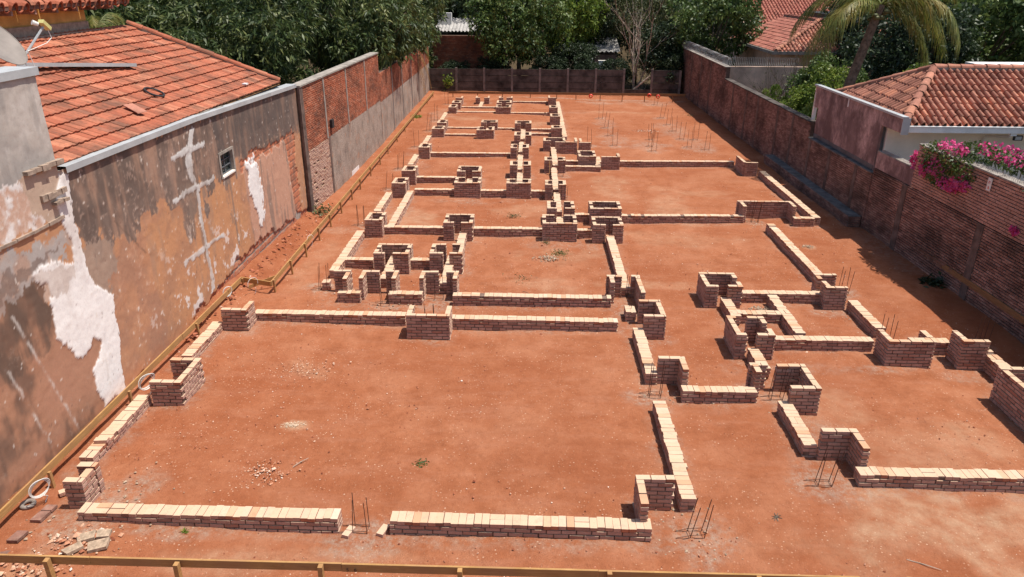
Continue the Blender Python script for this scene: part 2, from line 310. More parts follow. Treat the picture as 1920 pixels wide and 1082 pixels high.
# ---------------------------------------------------------------- brick footings, unprojected from image pixels: (tall?, label, plan rectangles in metres)
MASONRY = [
 (1, 'tall L-shaped brick pier at the front right corner of the big front room', [(1.71,2.32,9.31,9.43),(1.71,1.83,8.74,9.31)]),
 (1, 'tall brick pier in the front left corner, open toward the stained wall', [(-7.05,-6.75,8.98,9.1),(-7.05,-6.75,9.36,9.48),(-6.87,-6.75,9.1,9.35)]),
 (1, 'tall three-sided brick pier halfway along the left row, beside the white wire loop', [(-7.17,-6.56,11.96,12.08),(-7.17,-6.56,12.84,12.96),(-6.68,-6.56,12.08,12.84)]),
 (1, 'tall L-shaped brick pier at the back left corner of the big front room', [(-7.1,-6.5,15.27,15.39),(-6.62,-6.5,15.39,15.81)]),
 (1, 'tall U-shaped brick pier in the middle of the wall behind the big front room', [(-2.77,-1.77,15.11,15.23),(-2.77,-2.65,15.23,15.73),(-1.89,-1.77,15.23,15.73)]),
 (1, 'L-shaped brick pier, leftmost of the row of five small piers facing the front', [(-5.1,-4.63,17.78,17.9),(-4.75,-4.63,17.27,17.77)]),
 (1, 'L-shaped brick pier, second from left in the row of five small piers', [(-4.34,-3.89,17.77,17.89),(-4.34,-4.22,17.3,17.76)]),
 (1, 'L-shaped brick pier, middle one in the row of five small piers', [(-3.73,-3.38,17.79,17.91),(-3.5,-3.38,17.32,17.78)]),
 (1, 'L-shaped brick pier, fourth from left in the row of five small piers', [(-2.79,-2.32,17.79,17.91),(-2.79,-2.67,17.37,17.78)]),
 (1, 'L-shaped brick pier, rightmost in the row of five small piers', [(-2.14,-1.81,17.81,17.93),(-1.93,-1.81,17.37,17.81)]),
 (1, 'square hollow brick pier behind the second and third of the five small piers', [(-4.33,-4.02,19.16,19.28),(-3.79,-3.34,19.16,19.28),(-4.33,-3.34,19.89,20.01),(-4.33,-4.21,19.29,19.5),(-4.33,-4.21,19.67,19.88),(-3.46,-3.34,19.29,19.5),(-3.46,-3.34,19.67,19.88)]),
 (1, 'square hollow brick pier behind the rightmost of the five small piers', [(-2.77,-2.38,19.22,19.34),(-2.21,-1.84,19.22,19.34),(-2.77,-2.37,19.95,20.07),(-2.19,-1.84,19.95,20.07),(-2.77,-2.65,19.35,19.56),(-2.77,-2.65,19.73,19.95),(-1.96,-1.84,19.35,19.95)]),
 (1, 'hollow brick pier on the left row where the low wall from the left cluster ends', [(-5.22,-4.66,22.21,22.33),(-5.22,-4.66,22.95,23.07),(-5.22,-5.1,22.34,22.95),(-4.78,-4.66,22.34,22.56),(-4.78,-4.66,22.73,22.95)]),
 (1, 'square hollow brick pier with two tall bars standing in it, left of the centre room', [(-2.69,-2.35,22.02,22.14),(-2.13,-1.76,22.02,22.14),(-2.69,-1.76,22.86,22.98),(-2.69,-2.57,22.14,22.4),(-2.69,-2.57,22.6,22.86),(-1.88,-1.76,22.14,22.4),(-1.88,-1.76,22.6,22.86)]),
 (1, 'wide hollow brick pier at the back of the centre room, solid face to the front', [(0.44,1.54,22.08,22.2),(0.44,0.84,22.93,23.05),(1.14,1.54,22.93,23.05),(0.44,0.56,22.21,22.47),(0.44,0.56,22.67,22.93),(1.42,1.54,22.21,22.47),(1.42,1.54,22.67,22.93)]),
 (1, 'pair of brick boxes split by a low wall, just behind the wide centre pier', [(0.62,0.95,23.72,23.84),(1.21,1.55,23.72,23.84),(0.62,0.95,24.51,24.63),(1.21,1.55,24.51,24.63),(0.62,0.74,23.85,24.5),(1.43,1.55,23.85,24.08),(1.43,1.55,24.27,24.5)]),
 (1, 'closed rectangular brick pier behind its twin, right of the centre spine', [(2.06,3.13,23.75,23.87),(2.06,3.13,24.55,24.67),(2.06,2.18,23.88,24.12),(2.06,2.18,24.3,24.54),(3.01,3.13,23.88,24.12),(3.01,3.13,24.3,24.54)]),
 (1, 'rectangular brick pier with a front gap at the head of the long low wall', [(2.02,2.42,21.96,22.08),(2.64,2.98,21.96,22.08),(2.02,2.98,22.76,22.88),(2.02,2.14,22.09,22.33),(2.02,2.14,22.51,22.75),(2.86,2.98,22.09,22.33),(2.86,2.98,22.51,22.75)]),
 (1, 'hollow brick pier at the near end of the middle column of paired boxes', [(-0.86,0.08,26.93,27.05),(-0.86,-0.52,27.5,27.62),(-0.26,0.08,27.5,27.62),(-0.86,-0.74,27.06,27.22),(-0.86,-0.74,27.34,27.5),(-0.04,0.08,27.06,27.22),(-0.04,0.08,27.34,27.5)]),
 (1, 'split brick pier second from the near end in the middle column of paired boxes', [(-0.81,-0.49,29.81,29.93),(-0.25,0.07,29.81,29.93),(-0.81,-0.49,30.52,30.64),(-0.25,0.07,30.52,30.64),(-0.81,-0.69,29.93,30.52),(-0.05,0.07,29.93,30.52)]),
 (1, 'split brick pier third from the near end in the middle column of paired boxes', [(-0.87,-0.57,33.18,33.3),(-0.33,-0.03,33.18,33.3),(-0.87,-0.57,33.9,34.02),(-0.33,-0.03,33.9,34.02),(-0.87,-0.75,33.31,33.52),(-0.87,-0.75,33.68,33.9),(-0.15,-0.03,33.31,33.9)]),
 (1, 'split brick pier fourth from the near end in the middle column of paired boxes', [(-0.77,-0.46,36.06,36.18),(-0.22,0.08,36.06,36.18),(-0.77,-0.46,36.87,36.99),(-0.22,0.08,36.87,36.99),(-0.77,-0.65,36.19,36.86),(-0.04,0.08,36.19,36.86)]),
 (1, 'T-shaped brick pier at the far end of the middle column of paired boxes', [(-0.81,-0.49,39.31,39.43),(-0.24,0.08,39.31,39.43),(-0.81,0.08,40.01,40.13),(-0.81,-0.69,39.43,39.64),(-0.81,-0.69,39.8,40.01),(-0.04,0.08,39.43,40.01)]),
 (1, 'wide hollow brick pier with solid front, two rooms behind the centre room', [(-2.83,-1.83,26.9,27.02),(-2.83,-2.47,27.68,27.8),(-2.19,-1.83,27.68,27.8),(-2.83,-2.71,27.03,27.26),(-2.83,-2.71,27.44,27.68),(-1.95,-1.83,27.03,27.26),(-1.95,-1.83,27.44,27.68)]),
 (1, 'hollow brick pier with a front gap, right behind the wide pier two rooms back', [(-2.89,-2.55,28.69,28.81),(-2.28,-1.93,28.69,28.81),(-2.89,-1.93,29.52,29.64),(-2.89,-2.77,28.82,29.07),(-2.89,-2.77,29.27,29.52),(-2.05,-1.93,28.82,29.52)]),
 (1, 'nearer brick box of the left row pair tied to two low cross walls', [(-5.16,-4.63,26.74,26.86),(-5.16,-4.63,27.52,27.64),(-5.16,-5.04,26.86,27.52),(-4.75,-4.63,26.86,27.1),(-4.75,-4.63,27.28,27.52)]),
 (1, 'farther brick box of the left row pair tied to two low cross walls', [(-5.11,-4.55,28.7,28.82),(-5.11,-4.55,29.47,29.59),(-5.11,-4.99,28.83,29.47),(-4.67,-4.55,28.83,29.06),(-4.67,-4.55,29.24,29.47)]),
 (1, 'single brick box pier on the left row between the two pairs', [(-5.06,-4.55,33.09,33.21),(-5.06,-4.55,33.87,33.99),(-5.06,-4.94,33.21,33.86),(-4.67,-4.55,33.21,33.45),(-4.67,-4.55,33.63,33.86)]),
 (1, 'pale grey brick box on the left row, nearer of the far pair', [(-5.02,-4.39,37.55,37.67),(-5.02,-4.39,38.27,38.39),(-5.02,-4.9,37.67,38.27),(-4.51,-4.39,37.67,37.89),(-4.51,-4.39,38.05,38.27)]),
 (1, 'pale brick box on the left row, farther of the far pair', [(-4.95,-4.44,39.24,39.36),(-4.95,-4.44,40.08,40.2),(-4.95,-4.83,39.37,40.07),(-4.56,-4.44,39.37,39.62),(-4.56,-4.44,39.82,40.07)]),
 (1, 'brick box with solid front, near half of the offset pair, third room from fence', [(-2.71,-1.82,37.33,37.45),(-2.71,-2.39,38.21,38.33),(-2.14,-1.82,38.21,38.33),(-2.71,-2.59,37.45,37.72),(-2.71,-2.59,37.93,38.2),(-1.94,-1.82,37.45,38.2)]),
 (1, 'brick box with front gap, far half of the offset pair, third room from fence', [(-2.62,-2.32,39.53,39.65),(-2.12,-1.73,39.53,39.65),(-2.62,-1.73,40.13,40.25),(-2.62,-2.5,39.65,39.82),(-2.62,-2.5,39.95,40.12),(-1.85,-1.73,39.65,39.82),(-1.85,-1.73,39.95,40.12)]),
 (1, 'small brick box nearest of three stepped boxes in the far left corner', [(-4.88,-4.39,44.38,44.5),(-4.88,-4.39,45.3,45.42),(-4.88,-4.76,44.51,45.3),(-4.51,-4.39,44.51,44.79),(-4.51,-4.39,45.01,45.3)]),
 (1, 'small brick box in the middle of three stepped boxes in the far left corner', [(-4.85,-4.3,46.09,46.21),(-4.85,-4.3,46.94,47.06),(-4.85,-4.73,46.22,46.93),(-4.42,-4.3,46.22,46.48),(-4.42,-4.3,46.68,46.93)]),
 (1, 'small L-shaped brick pier farthest of the three stepped ones in the far left corner', [(-4.8,-4.35,48.0,48.12),(-4.47,-4.35,48.13,48.88)]),
 (1, 'tiny L-shaped brick pier left of the short pale path near the far fence', [(-3.53,-3.23,48.21,48.33),(-3.53,-3.41,48.33,49.02)]),
 (1, 'tiny L-shaped brick pier right of the short pale path near the far fence', [(-2.98,-2.64,48.24,48.36),(-2.76,-2.64,48.36,49.05)]),
 (1, 'tiny brick pier, left of two just behind the far central box', [(-2.03,-1.73,48.22,48.34),(-2.03,-1.91,48.35,48.99)]),
 (1, 'tiny brick pier, right of two just behind the far central box', [(-1.54,-1.14,48.26,48.38),(-1.26,-1.14,48.38,49.02)]),
 (1, 'hollow brick box with solid front at the middle of the farthest room', [(-2.07,-1.16,44.51,44.63),(-2.07,-1.74,45.37,45.49),(-1.49,-1.16,45.37,45.49),(-2.07,-1.95,44.63,44.9),(-2.07,-1.95,45.1,45.36),(-1.28,-1.16,44.63,44.9),(-1.28,-1.16,45.1,45.36)]),
 (1, 'brick box with front gap behind the hollow box of the farthest room', [(-2.08,-1.75,46.24,46.36),(-1.49,-1.16,46.24,46.36),(-2.08,-1.16,47.13,47.25),(-2.08,-1.96,46.36,47.13),(-1.28,-1.16,46.36,47.13)]),
 (1, 'tall dark L-shaped brick pier at the far end of the right hand box column', [(1.16,1.67,48.44,48.56),(1.16,1.28,48.56,49.42)]),
 (1, 'small brick box second from the far end of the right hand box column', [(1.14,1.65,44.59,44.71),(1.14,1.65,45.34,45.46),(1.14,1.26,44.72,45.33),(1.53,1.65,44.72,44.94),(1.53,1.65,45.11,45.33)]),
 (1, 'small brick box third from the far end of the right hand box column', [(1.13,1.69,41.53,41.65),(1.13,1.69,42.37,42.49),(1.13,1.25,41.65,42.37),(1.57,1.69,41.65,41.91),(1.57,1.69,42.11,42.37)]),
 (1, 'small brick box fourth from the far end of the right hand box column', [(1.11,1.66,38.04,38.16),(1.11,1.66,38.74,38.86),(1.11,1.23,38.17,38.74),(1.54,1.66,38.17,38.37),(1.54,1.66,38.53,38.74)]),
 (1, 'T-shaped brick pier with two front stubs touching the wide brick panel', [(0.65,1.0,34.84,34.96),(1.65,1.7,34.84,34.96),(0.65,1.7,35.51,35.63),(0.65,0.77,34.96,35.5),(1.58,1.7,34.96,35.5)]),
 (1, 'split brick pier with a loose plank leaning on its front', [(0.64,0.96,30.76,30.88),(1.22,1.54,30.76,30.88),(0.64,0.96,31.33,31.45),(1.22,1.54,31.33,31.45),(0.64,0.76,30.89,31.32),(1.42,1.54,30.89,31.04),(1.42,1.54,31.17,31.32)]),
 (1, 'split brick pier at the head of the corridor right of the solid fronted pier', [(0.6,0.88,26.79,26.91),(1.11,1.39,26.79,26.91),(0.6,0.88,27.38,27.5),(1.11,1.39,27.38,27.5),(0.6,0.72,26.91,27.08),(0.6,0.72,27.21,27.38),(1.27,1.39,26.91,27.38)]),
 (1, 'rectangular brick box with rim in sun, in the small back bay right of the spine', [(2.13,2.9,31.58,31.7),(2.13,2.9,32.67,32.79),(2.13,2.25,31.71,32.05),(2.13,2.25,32.32,32.66),(2.78,2.9,31.71,32.05),(2.78,2.9,32.32,32.66)]),
 (1, 'wide shaded brick panel standing between the T-shaped pier and a small L pier', [(1.2,2.23,34.55,34.67),(2.14,2.26,34.79,35.62)]),
 (1, 'short L-shaped brick pier behind the sunlit box in the small back bay', [(2.32,2.88,34.47,34.59),(2.36,2.48,34.67,35.49)]),
 (1, 'L-shaped brick pier where the small back bay meets the long far cross wall', [(3.11,3.92,31.53,31.65),(3.82,3.94,31.75,32.28)]),
 (1, 'L-shaped brick pier at the far right corner, beside the strip of wall shade', [(9.02,9.14,30.78,32.03),(9.09,9.61,30.7,30.82)]),
 (1, 'long U-shaped brick pier open to the front, right end of second cross wall', [(7.24,9.09,24.83,24.95),(7.29,7.41,24.22,24.78),(8.98,9.1,24.27,24.85)]),
 (1, 'stepped brick pier at the corner of two low walls, four rusty bars behind it', [(7.49,8.06,17.97,18.09),(7.48,7.6,17.72,17.94),(7.51,7.63,17.19,17.58),(7.48,8.02,17.11,17.23)]),
 (1, 'big hollow brick pier casting shade left, far corner of the small square room', [(4.48,4.8,17.1,17.22),(5.04,5.41,17.1,17.22),(4.48,5.41,17.95,18.07),(4.48,4.6,17.22,17.94),(5.29,5.41,17.22,17.44),(5.29,5.41,17.7,17.94)]),
 (1, 'big hollow brick pier with split front, near corner of the small square room', [(4.55,4.8,14.38,14.5),(5.0,5.39,14.38,14.5),(4.55,4.76,15.25,15.37),(5.01,5.39,15.25,15.37),(4.55,4.67,14.5,15.25),(5.27,5.39,14.5,14.73),(5.27,5.39,14.99,15.25)]),
 (1, 'tall L-shaped brick pier with long front face, right end of the small room front wall', [(7.73,7.85,14.21,14.76),(7.73,8.72,14.17,14.29)]),
 (1, 'tall L-shaped brick pier half in shade, next to last toward the right edge', [(9.35,9.47,14.26,14.77),(9.33,9.9,14.23,14.35)]),
 (1, 'tall brick wall pier cut by the right edge of the view', [(9.41,9.53,11.35,13.01),(9.41,10.61,13.01,13.13)]),
 (1, 'C-shaped brick pier open to the left, right of the two parallel low walls', [(2.67,3.18,15.26,15.38),(2.67,3.18,16.11,16.23),(3.06,3.18,15.38,16.11)]),
 (1, 'narrow L-shaped brick pier just behind the C-shaped one in the passage', [(2.68,2.92,17.69,17.81),(2.78,2.9,16.63,17.74)]),
 (1, 'small L-shaped brick pier at the near end of the long centre low wall', [(2.1,2.22,17.27,17.71),(2.04,2.44,17.67,17.79)]),
 (1, 'L-shaped brick pier at the left end of the short thick low wall', [(2.68,3.22,13.24,13.36),(3.09,3.21,12.79,13.32)]),
 (1, 'small L-shaped brick pier at the right end of the short thick low wall', [(4.46,4.82,13.02,13.14),(4.51,4.63,12.75,13.09)]),
 (1, 'C-shaped brick pier open to the left, right of the short thick low wall', [(5.0,5.57,12.14,12.26),(5.0,5.57,13.0,13.12),(5.45,5.57,12.27,13.0)]),
 (1, 'tall L-shaped brick pier where the low wall leaving the right edge starts', [(5.07,5.68,10.71,10.83),(5.56,5.68,10.23,10.79)]),
 (0, 'low brick wall at the very front left, paler orange bricks mixed in its top', [(-6.73,8.81,-2.78,8.78,0.24)]),
 (0, 'low brick wall at the very front, right of the rusty bars in the gap', [(-2.0,8.76,1.88,8.7,0.24)]),
 (0, 'low brick wall along the back of the big front room, left half', [(-6.57,15.95,-2.91,15.93,0.24)]),
 (0, 'low brick wall along the back of the big front room, right half', [(-1.83,15.82,2.14,15.75,0.24)]),
 (0, 'low brick wall parallel to and just behind the back wall of the big front room', [(-1.9,17.18,2.12,17.12,0.24)]),
 (0, 'short low brick wall in front of the two leftmost small piers', [(-4.87,17.24,-4.28,17.24,0.24)]),
 (0, 'short low brick wall in front of the middle and fourth small piers', [(-3.55,17.22,-2.69,17.22,0.24)]),
 (0, 'short low brick wall tied into the left side of the square hollow pier', [(-5.28,19.64,-4.42,19.64,0.24)]),
 (0, 'short low brick wall linking the two square hollow piers', [(-3.38,19.66,-2.8,19.66,0.24)]),
 (0, 'low brick cross wall left of the pier with two tall bars', [(-4.69,22.63,-2.73,22.63,0.24)]),
 (0, 'low brick cross wall right of the pier with two tall bars', [(-1.8,22.62,0.48,22.62,0.24)]),
 (0, 'stub of low wall joining the split boxes to the closed rectangular pier', [(1.58,24.24,2.12,24.24,0.24)]),
 (0, 'stub of low wall joining the wide centre pier to its right neighbour', [(1.57,22.55,2.09,22.55,0.24)]),
 (0, 'long low brick wall to the right of the closed rectangular pier', [(3.15,24.18,7.34,24.29,0.24)]),
 (0, 'low brick wall between the farther left box and the pier with a front gap', [(-4.61,29.11,-2.92,29.11,0.24)]),
 (0, 'low brick wall running to the left side of the wide solid fronted pier', [(-4.37,27.23,-2.84,27.23,0.24)]),
 (0, 'low brick wall between the wide solid fronted pier and the middle column', [(-1.86,27.17,-0.85,27.17,0.24)]),
 (0, 'short low wall bridging the middle column and the split corridor pier', [(0.06,27.19,0.63,27.19,0.24)]),
 (0, 'long thin low wall from the single left box across to the middle column', [(-4.61,33.6,-0.88,33.61,0.24)]),
 (0, 'low wall from the pale grey left box to the offset pair, nearer of two', [(-4.44,37.98,-2.73,37.98,0.24)]),
 (0, 'low wall from the pale left box to the offset pair, farther of two', [(-4.48,39.85,-2.62,39.85,0.24)]),
 (0, 'short low wall between the offset pair and the T-shaped far pier', [(-1.76,39.77,-0.82,39.77,0.24)]),
 (0, 'low wall right of the T-shaped far pier, farther of two', [(0.07,39.64,1.17,39.64,0.24)]),
 (0, 'low wall right of the fourth split pier, nearer of two', [(0.07,38.4,1.15,38.4,0.24)]),
 (0, 'thin low wall in the farthest room, nearer of the two on its left', [(-4.43,44.95,-2.06,44.95,0.24)]),
 (0, 'thin low wall in the farthest room, farther of the two on its left', [(-4.37,46.76,-2.14,46.76,0.24)]),
 (0, 'low wall nearest the far fence, left of the dark end pier', [(-1.19,49.07,1.21,49.07,0.24)]),
 (0, 'low wall to the right of the hollow box of the farthest room', [(-1.18,44.76,1.18,44.76,0.24)]),
 (0, 'short low wall behind the longer one in the small back bay', [(1.58,32.24,2.2,32.24,0.24)]),
 (0, 'low wall closing the small back bay, with a return at its right end', [(1.54,31.21,3.07,31.21,0.24),(2.97,31.47,2.97,32.02,0.24)]),
 (0, 'longest far cross wall of low bricks, ending at the far right corner pier', [(3.99,32.28,9.06,32.43,0.24)]),
 (0, 'long low brick wall with a foot at its near end, beside the wall shade', [(9.79,24.12,9.79,30.75,0.24),(8.98,24.11,9.67,24.11,0.24)]),
 (0, 'low brick wall at the back of the small square room on the right', [(5.52,17.59,7.6,17.59,0.24)]),
 (0, 'low brick wall splitting the small square room on the right', [(4.97,16.32,6.13,16.32,0.24)]),
 (0, 'low brick wall along the front of the small square room on the right', [(5.56,14.96,7.76,14.96,0.24)]),
 (0, 'short thick low brick wall between two L-shaped piers on the right', [(3.07,12.65,4.53,12.65,0.24)]),
 (0, 'long low brick wall leaving the view at the lower right edge', [(5.47,10.09,9.58,10.07,0.24)]),
 (0, 'small low wall with a short spur behind the long front face pier', [(8.6,14.95,9.45,14.95,0.24),(9.12,15.09,9.12,15.46,0.14)]),
 (0, 'long low brick wall along the right side of the big front room', [(2.55,9.3,2.55,12.17,0.24)]),
 (0, 'low brick wall on the front left side with one loose brick lying on top', [(-7.36,10.04,-7.36,12.07,0.24)]),
 (0, 'low brick wall on the left side between two tall piers by the wire loops', [(-7.23,13.65,-7.23,15.36,0.24)]),
 (0, 'low brick wall slanting down the left side of the five pier cluster', [(-5.35,18.67,-5.35,22.15,0.24)]),
 (0, 'short low wall from the two bar pier down to the square hollow pier', [(-2.07,20.02,-2.07,22.17,0.24)]),
 (0, 'long low brick wall along the right side of the centre room', [(2.56,17.71,2.56,22.03,0.24)]),
 (0, 'inner one of two low walls running side by side on the left', [(-4.48,22.62,-4.48,26.97,0.24)]),
 (0, 'outer one of two low walls running side by side on the left', [(-5.25,24.27,-5.25,26.74,0.24)]),
 (0, 'low wall between the single left box and the pair nearer the front', [(-5.15,31.19,-5.15,33.23,0.24)]),
 (0, 'low wall between the pale grey left box and the single left box', [(-5.13,35.61,-5.13,37.55,0.24)]),
 (0, 'low wall between the far left corner boxes and the pale far pair', [(-5.03,42.2,-5.03,44.65,0.24)]),
 (0, 'short pale low wall like a path between the tiny far piers', [(-3.14,46.84,-3.14,48.79,0.24)]),
 (0, 'long low brick wall on the right in full sun, running to the stepped pier', [(7.98,18.92,7.98,23.41,0.24)]),
 (0, 'low brick wall from the stepped pier to the long front face pier', [(8.19,15.53,8.19,17.15,0.24)]),
 (0, 'low brick wall on the right side of the divided small square room', [(6.25,15.21,6.25,17.42,0.24)]),
 (0, 'short low wall between the two big hollow piers on the right', [(5.01,16.09,5.01,17.2,0.24)]),
 (0, 'low brick wall in front of the C-shaped pier in the passage', [(2.56,13.2,2.56,15.36,0.24)]),
 (0, 'short low wall in front of the split front pier, beside the small L pier', [(4.95,13.52,4.95,14.43,0.24)]),
 (0, 'low brick wall with two white painted bricks on top, right of centre', [(4.95,10.79,4.95,12.25,0.24)]),
 (0, 'short shaded low wall between the last two piers at the right edge', [(10.02,13.73,10.02,14.53,0.24)]),
 (0, 'small brick block standing in the passage beside the C-shaped pier', [(2.39,16.41,2.64,16.41,0.4)]),
 (0, 'short low wall passing between the second and middle small piers', [(-3.86,18.14,-3.86,19.95,0.24)]),
 (0, 'short low wall passing between the fourth and rightmost small piers', [(-2.21,17.86,-2.21,20.01,0.24)]),
 (0, 'small stepped brick stub at the foot of the leftmost small pier', [(-5.45,17.91,-5.24,17.91,0.24)]),
 (0, 'low wall joining the first and second piers of the middle column', [(-0.38,27.46,-0.38,29.97,0.24)]),
 (0, 'low wall joining the second and third piers of the middle column', [(-0.41,30.48,-0.41,33.34,0.24)]),
 (0, 'low wall joining the third and fourth piers of the middle column', [(-0.4,33.86,-0.4,36.22,0.24)]),
 (0, 'low wall joining the fourth and fifth piers of the middle column', [(-0.35,36.83,-0.35,39.47,0.24)]),
 (0, 'low wall running between the wide centre pier and the split boxes behind it', [(1.04,22.89,1.04,23.88,0.24)]),
 (0, 'low wall with tall bars beside it between the split boxes and corridor pier', [(1.04,24.47,1.04,26.95,0.24)]),
 (0, 'low wall between the corridor pier and the pier with the leaning plank', [(1.04,27.34,1.04,30.92,0.24)]),
 (0, 'low wall between the leaning plank pier and the T-shaped two stub pier', [(1.13,31.29,1.13,35.0,0.24)]),
 (0, 'low wall between the wide solid fronted pier and its twin behind', [(-2.37,27.64,-2.37,28.85,0.24)]),
 (0, 'low wall inside the offset pair of the third room from the fence', [(-2.22,38.17,-2.22,39.69,0.24)]),
 (0, 'low wall inside the paired boxes of the farthest room', [(-1.62,45.33,-1.62,46.4,0.24)]),
 (0, 'long pale low wall down the right side of the right hand box column', [(1.79,37.56,1.79,49.19,0.24)]),
 (0, 'low spur between the sunlit box and the L pier of the small back bay', [(3.06,31.97,3.06,33.07,0.24)]),
]

# ---------------------------------------------------------------- ground: one sheet to the horizon
def axis_lines(a, b, st, far):
    core = list(np.arange(a, b+1e-6, st)); out = []; d = st*2; v = b
    while v < far: v += d; out.append(v); d *= 1.45
    pre = []; d = st*2; v = a
    while v > -far: v -= d; pre.append(v); d *= 1.45
    return np.array(list(reversed(pre))+core+out)
xs = axis_lines(-9.5, 12.5, 0.085, 500); ys = np.concatenate([np.array([-400, -150, -60, -20, -5, 2.0]), np.arange(6.0, 30, 0.085), np.arange(30, 56, 0.17), np.array([57, 59, 63, 70, 85, 110, 160, 260, 420, 600])])
GX, GY = np.meshgrid(xs, ys)
def vsm(a, b, x):
    t = np.clip((x-a)/(b-a), 0, 1); return t*t*(3-2*t)
GZ = (0.20*vsm(24, 44, GY)*vsm(7.0, -3.0, GX) + 0.10*vsm(-3.5, -6.5, GX)*vsm(24, 12, GY) + 0.06*vsm(-3, 1, GX)*vsm(3, 1, GX)*vsm(18, 8, GY)
      - 0.16*vsm(7.6, 9.6, GX)*vsm(16.5, 12.5, GY) + 0.22*vsm(-7.0, -7.9, GX)*vsm(30, 24, GY)*vsm(14, 18, GY))
def lump(sc, seed, oct=3):
    """smooth value noise on the ground grid"""
    g = np.zeros_like(GX); amp = 1.0; r_ = np.random.default_rng(seed)
    for o_ in range(oct):
        u = (GX+40)/sc; v = (GY+40)/sc; ok = (u > 0) & (v > 0) & (u < 900) & (v < 1600)
        ui = np.floor(np.clip(u, 0, 900)).astype(int); vi = np.floor(np.clip(v, 0, 1600)).astype(int); fu = np.clip(u, 0, 900)-ui; fv = np.clip(v, 0, 1600)-vi
        T = r_.random((1610, 910)); fu = fu*fu*(3-2*fu); fv = fv*fv*(3-2*fv)
        n_ = (T[vi, ui]*(1-fu)+T[vi, ui+1]*fu)*(1-fv)+(T[vi+1, ui]*(1-fu)+T[vi+1, ui+1]*fu)*fv
        g += np.where(ok, n_-0.5, 0)*amp; amp *= 0.55; sc *= 0.5
    return g
GZ += 0.035*lump(0.8, 3, 3) + 0.05*lump(3.0, 4, 2)
GZ += 0.010*(np.random.default_rng(5).random(GX.shape)-0.5)*(np.abs(GX) < 14)
cem = np.zeros_like(GX); pal = np.zeros_like(GX); dam_shade = np.zeros_like(GX)
lit = np.maximum(np.maximum(vsm(-7.9, -8.3, GX+.25*lump(.6, 8, 2)), vsm(11.5, 11.9, GX)), vsm(54.1, 54.6, GY)); lit = np.maximum(lit, vsm(5.8, 5.0, GY))
wob = lump(0.6, 9, 3)*0.9
def blot(A, x, y, rx, ry, amt=1.0):
    d = np.sqrt(((GX-x)/rx)**2+((GY-y)/ry)**2)+wob
    np.maximum(A, amt*vsm(1.15, 0.45, d), out=A)
REBAR_AT = [(-2.46, 8.73, 4), (2.58, 8.80, 4), (4.93, 10.05, 4), (2.57, 12.78, 4), (4.95, 12.72, 4), (-5.43, 17.88, 4), (-3.62, 17.05, 4), (-2.27, 15.45, 4),
    (2.70, 17.72, 4), (2.62, 16.50, 4), (8.40, 18.20, 4), (8.20, 15.20, 4), (10.42, 15.32, 4), (7.76, 24.35, 4), (-2.3, 22.5, 2), (2.62, 24.2, 4), (-5.61, 23.41, 4),
    (-5.52, 28.0, 2), (-5.57, 31.13, 4), (-5.46, 35.31, 2), (-5.40, 39.2, 3), (-5.34, 42.1, 3), (-5.34, 47.91, 3), (4.18, 44.14, 2), (4.22, 41.14, 2), (4.22, 38.91, 2),
    (4.23, 36.51, 2), (8.3, 49.76, 2), (7.89, 44.7, 2), (7.89, 42.45, 2), (7.89, 40.55, 2), (7.89, 38.39, 2), (7.9, 36.43, 2), (8.59, 38.29, 2), (8.64, 35.86, 2),
    (6.25, 38.17, 3), (5.99, 36.47, 3), (6.0, 35.45, 2), (2.95, 36.3, 2), (1.30, 30.2, 2), (1.28, 26.2, 2), (1.25, 23.1, 2), (-2.30, 17.46, 2), (-4.0, 19.6, 2), (2.5, 22.45, 2)]
for x, y, k in REBAR_AT: blot(cem, x, y, 0.5, 0.45, 0.9)
for x, y, rx, ry, a in [(-6.6, 8.6, 0.9, 0.5, 1), (-5.6, 8.55, 1.0, 0.25, .8), (-6.3, 9.4, .5, .9, .8), (2.6, 8.9, .5, .7, .9), (1.6, 8.5, 1.2, .22, .6), (-2.4, 8.5, .8, .35, .9), (-1.2, 8.45, .9, .18, .5), (2.3, 12.6, .6, .5, .8), (5.4, 11.3, .6, 1.0, .6),
    (5.0, 10.0, .7, .5, .7), (2.6, 16.8, .5, 1.2, .7), (-3.6, 17.0, 1.5, .35, .7), (-2.2, 26.4, 1.5, .4, .6), (1.2, 21.7, 1.2, .4, .5), (7.6, 24.2, .9, .4, .9), (-5.9, 23.0, .9, .5, .4), (7.9, 17.0, .9, .35, .7), (5.5, 14.0, 1.6, .3, .4), (7.6, 14.0, .9, .2, .6),
    (9.2, 13.9, .6, .25, .5), (4.3, 43.0, .7, 2.5, .6), (4.3, 38.0, .8, 2.2, .7), (7.9, 41.0, .9, 3.8, .6), (6.1, 36.8, 1.2, 1.3, .8), (8.5, 37.0, .7, 2.0, .7), (4.6, 50.3, 1.6, .6, .9), (8.2, 50.0, 1.5, .7, .8), (3.0, 46, 1, .4, .4), (4.5, 51.6, 6.5, .35, 1.0), (7.5, 50.9, 3, .3, .8), (11.0, 27, .5, 5, .5), (11, 22, .5, 2.5, .4), (-5.3, 44, .8, 3.0, .5), (-5.0, 33, .7, 4, .35)]: blot(cem, x, y, rx, ry, a)
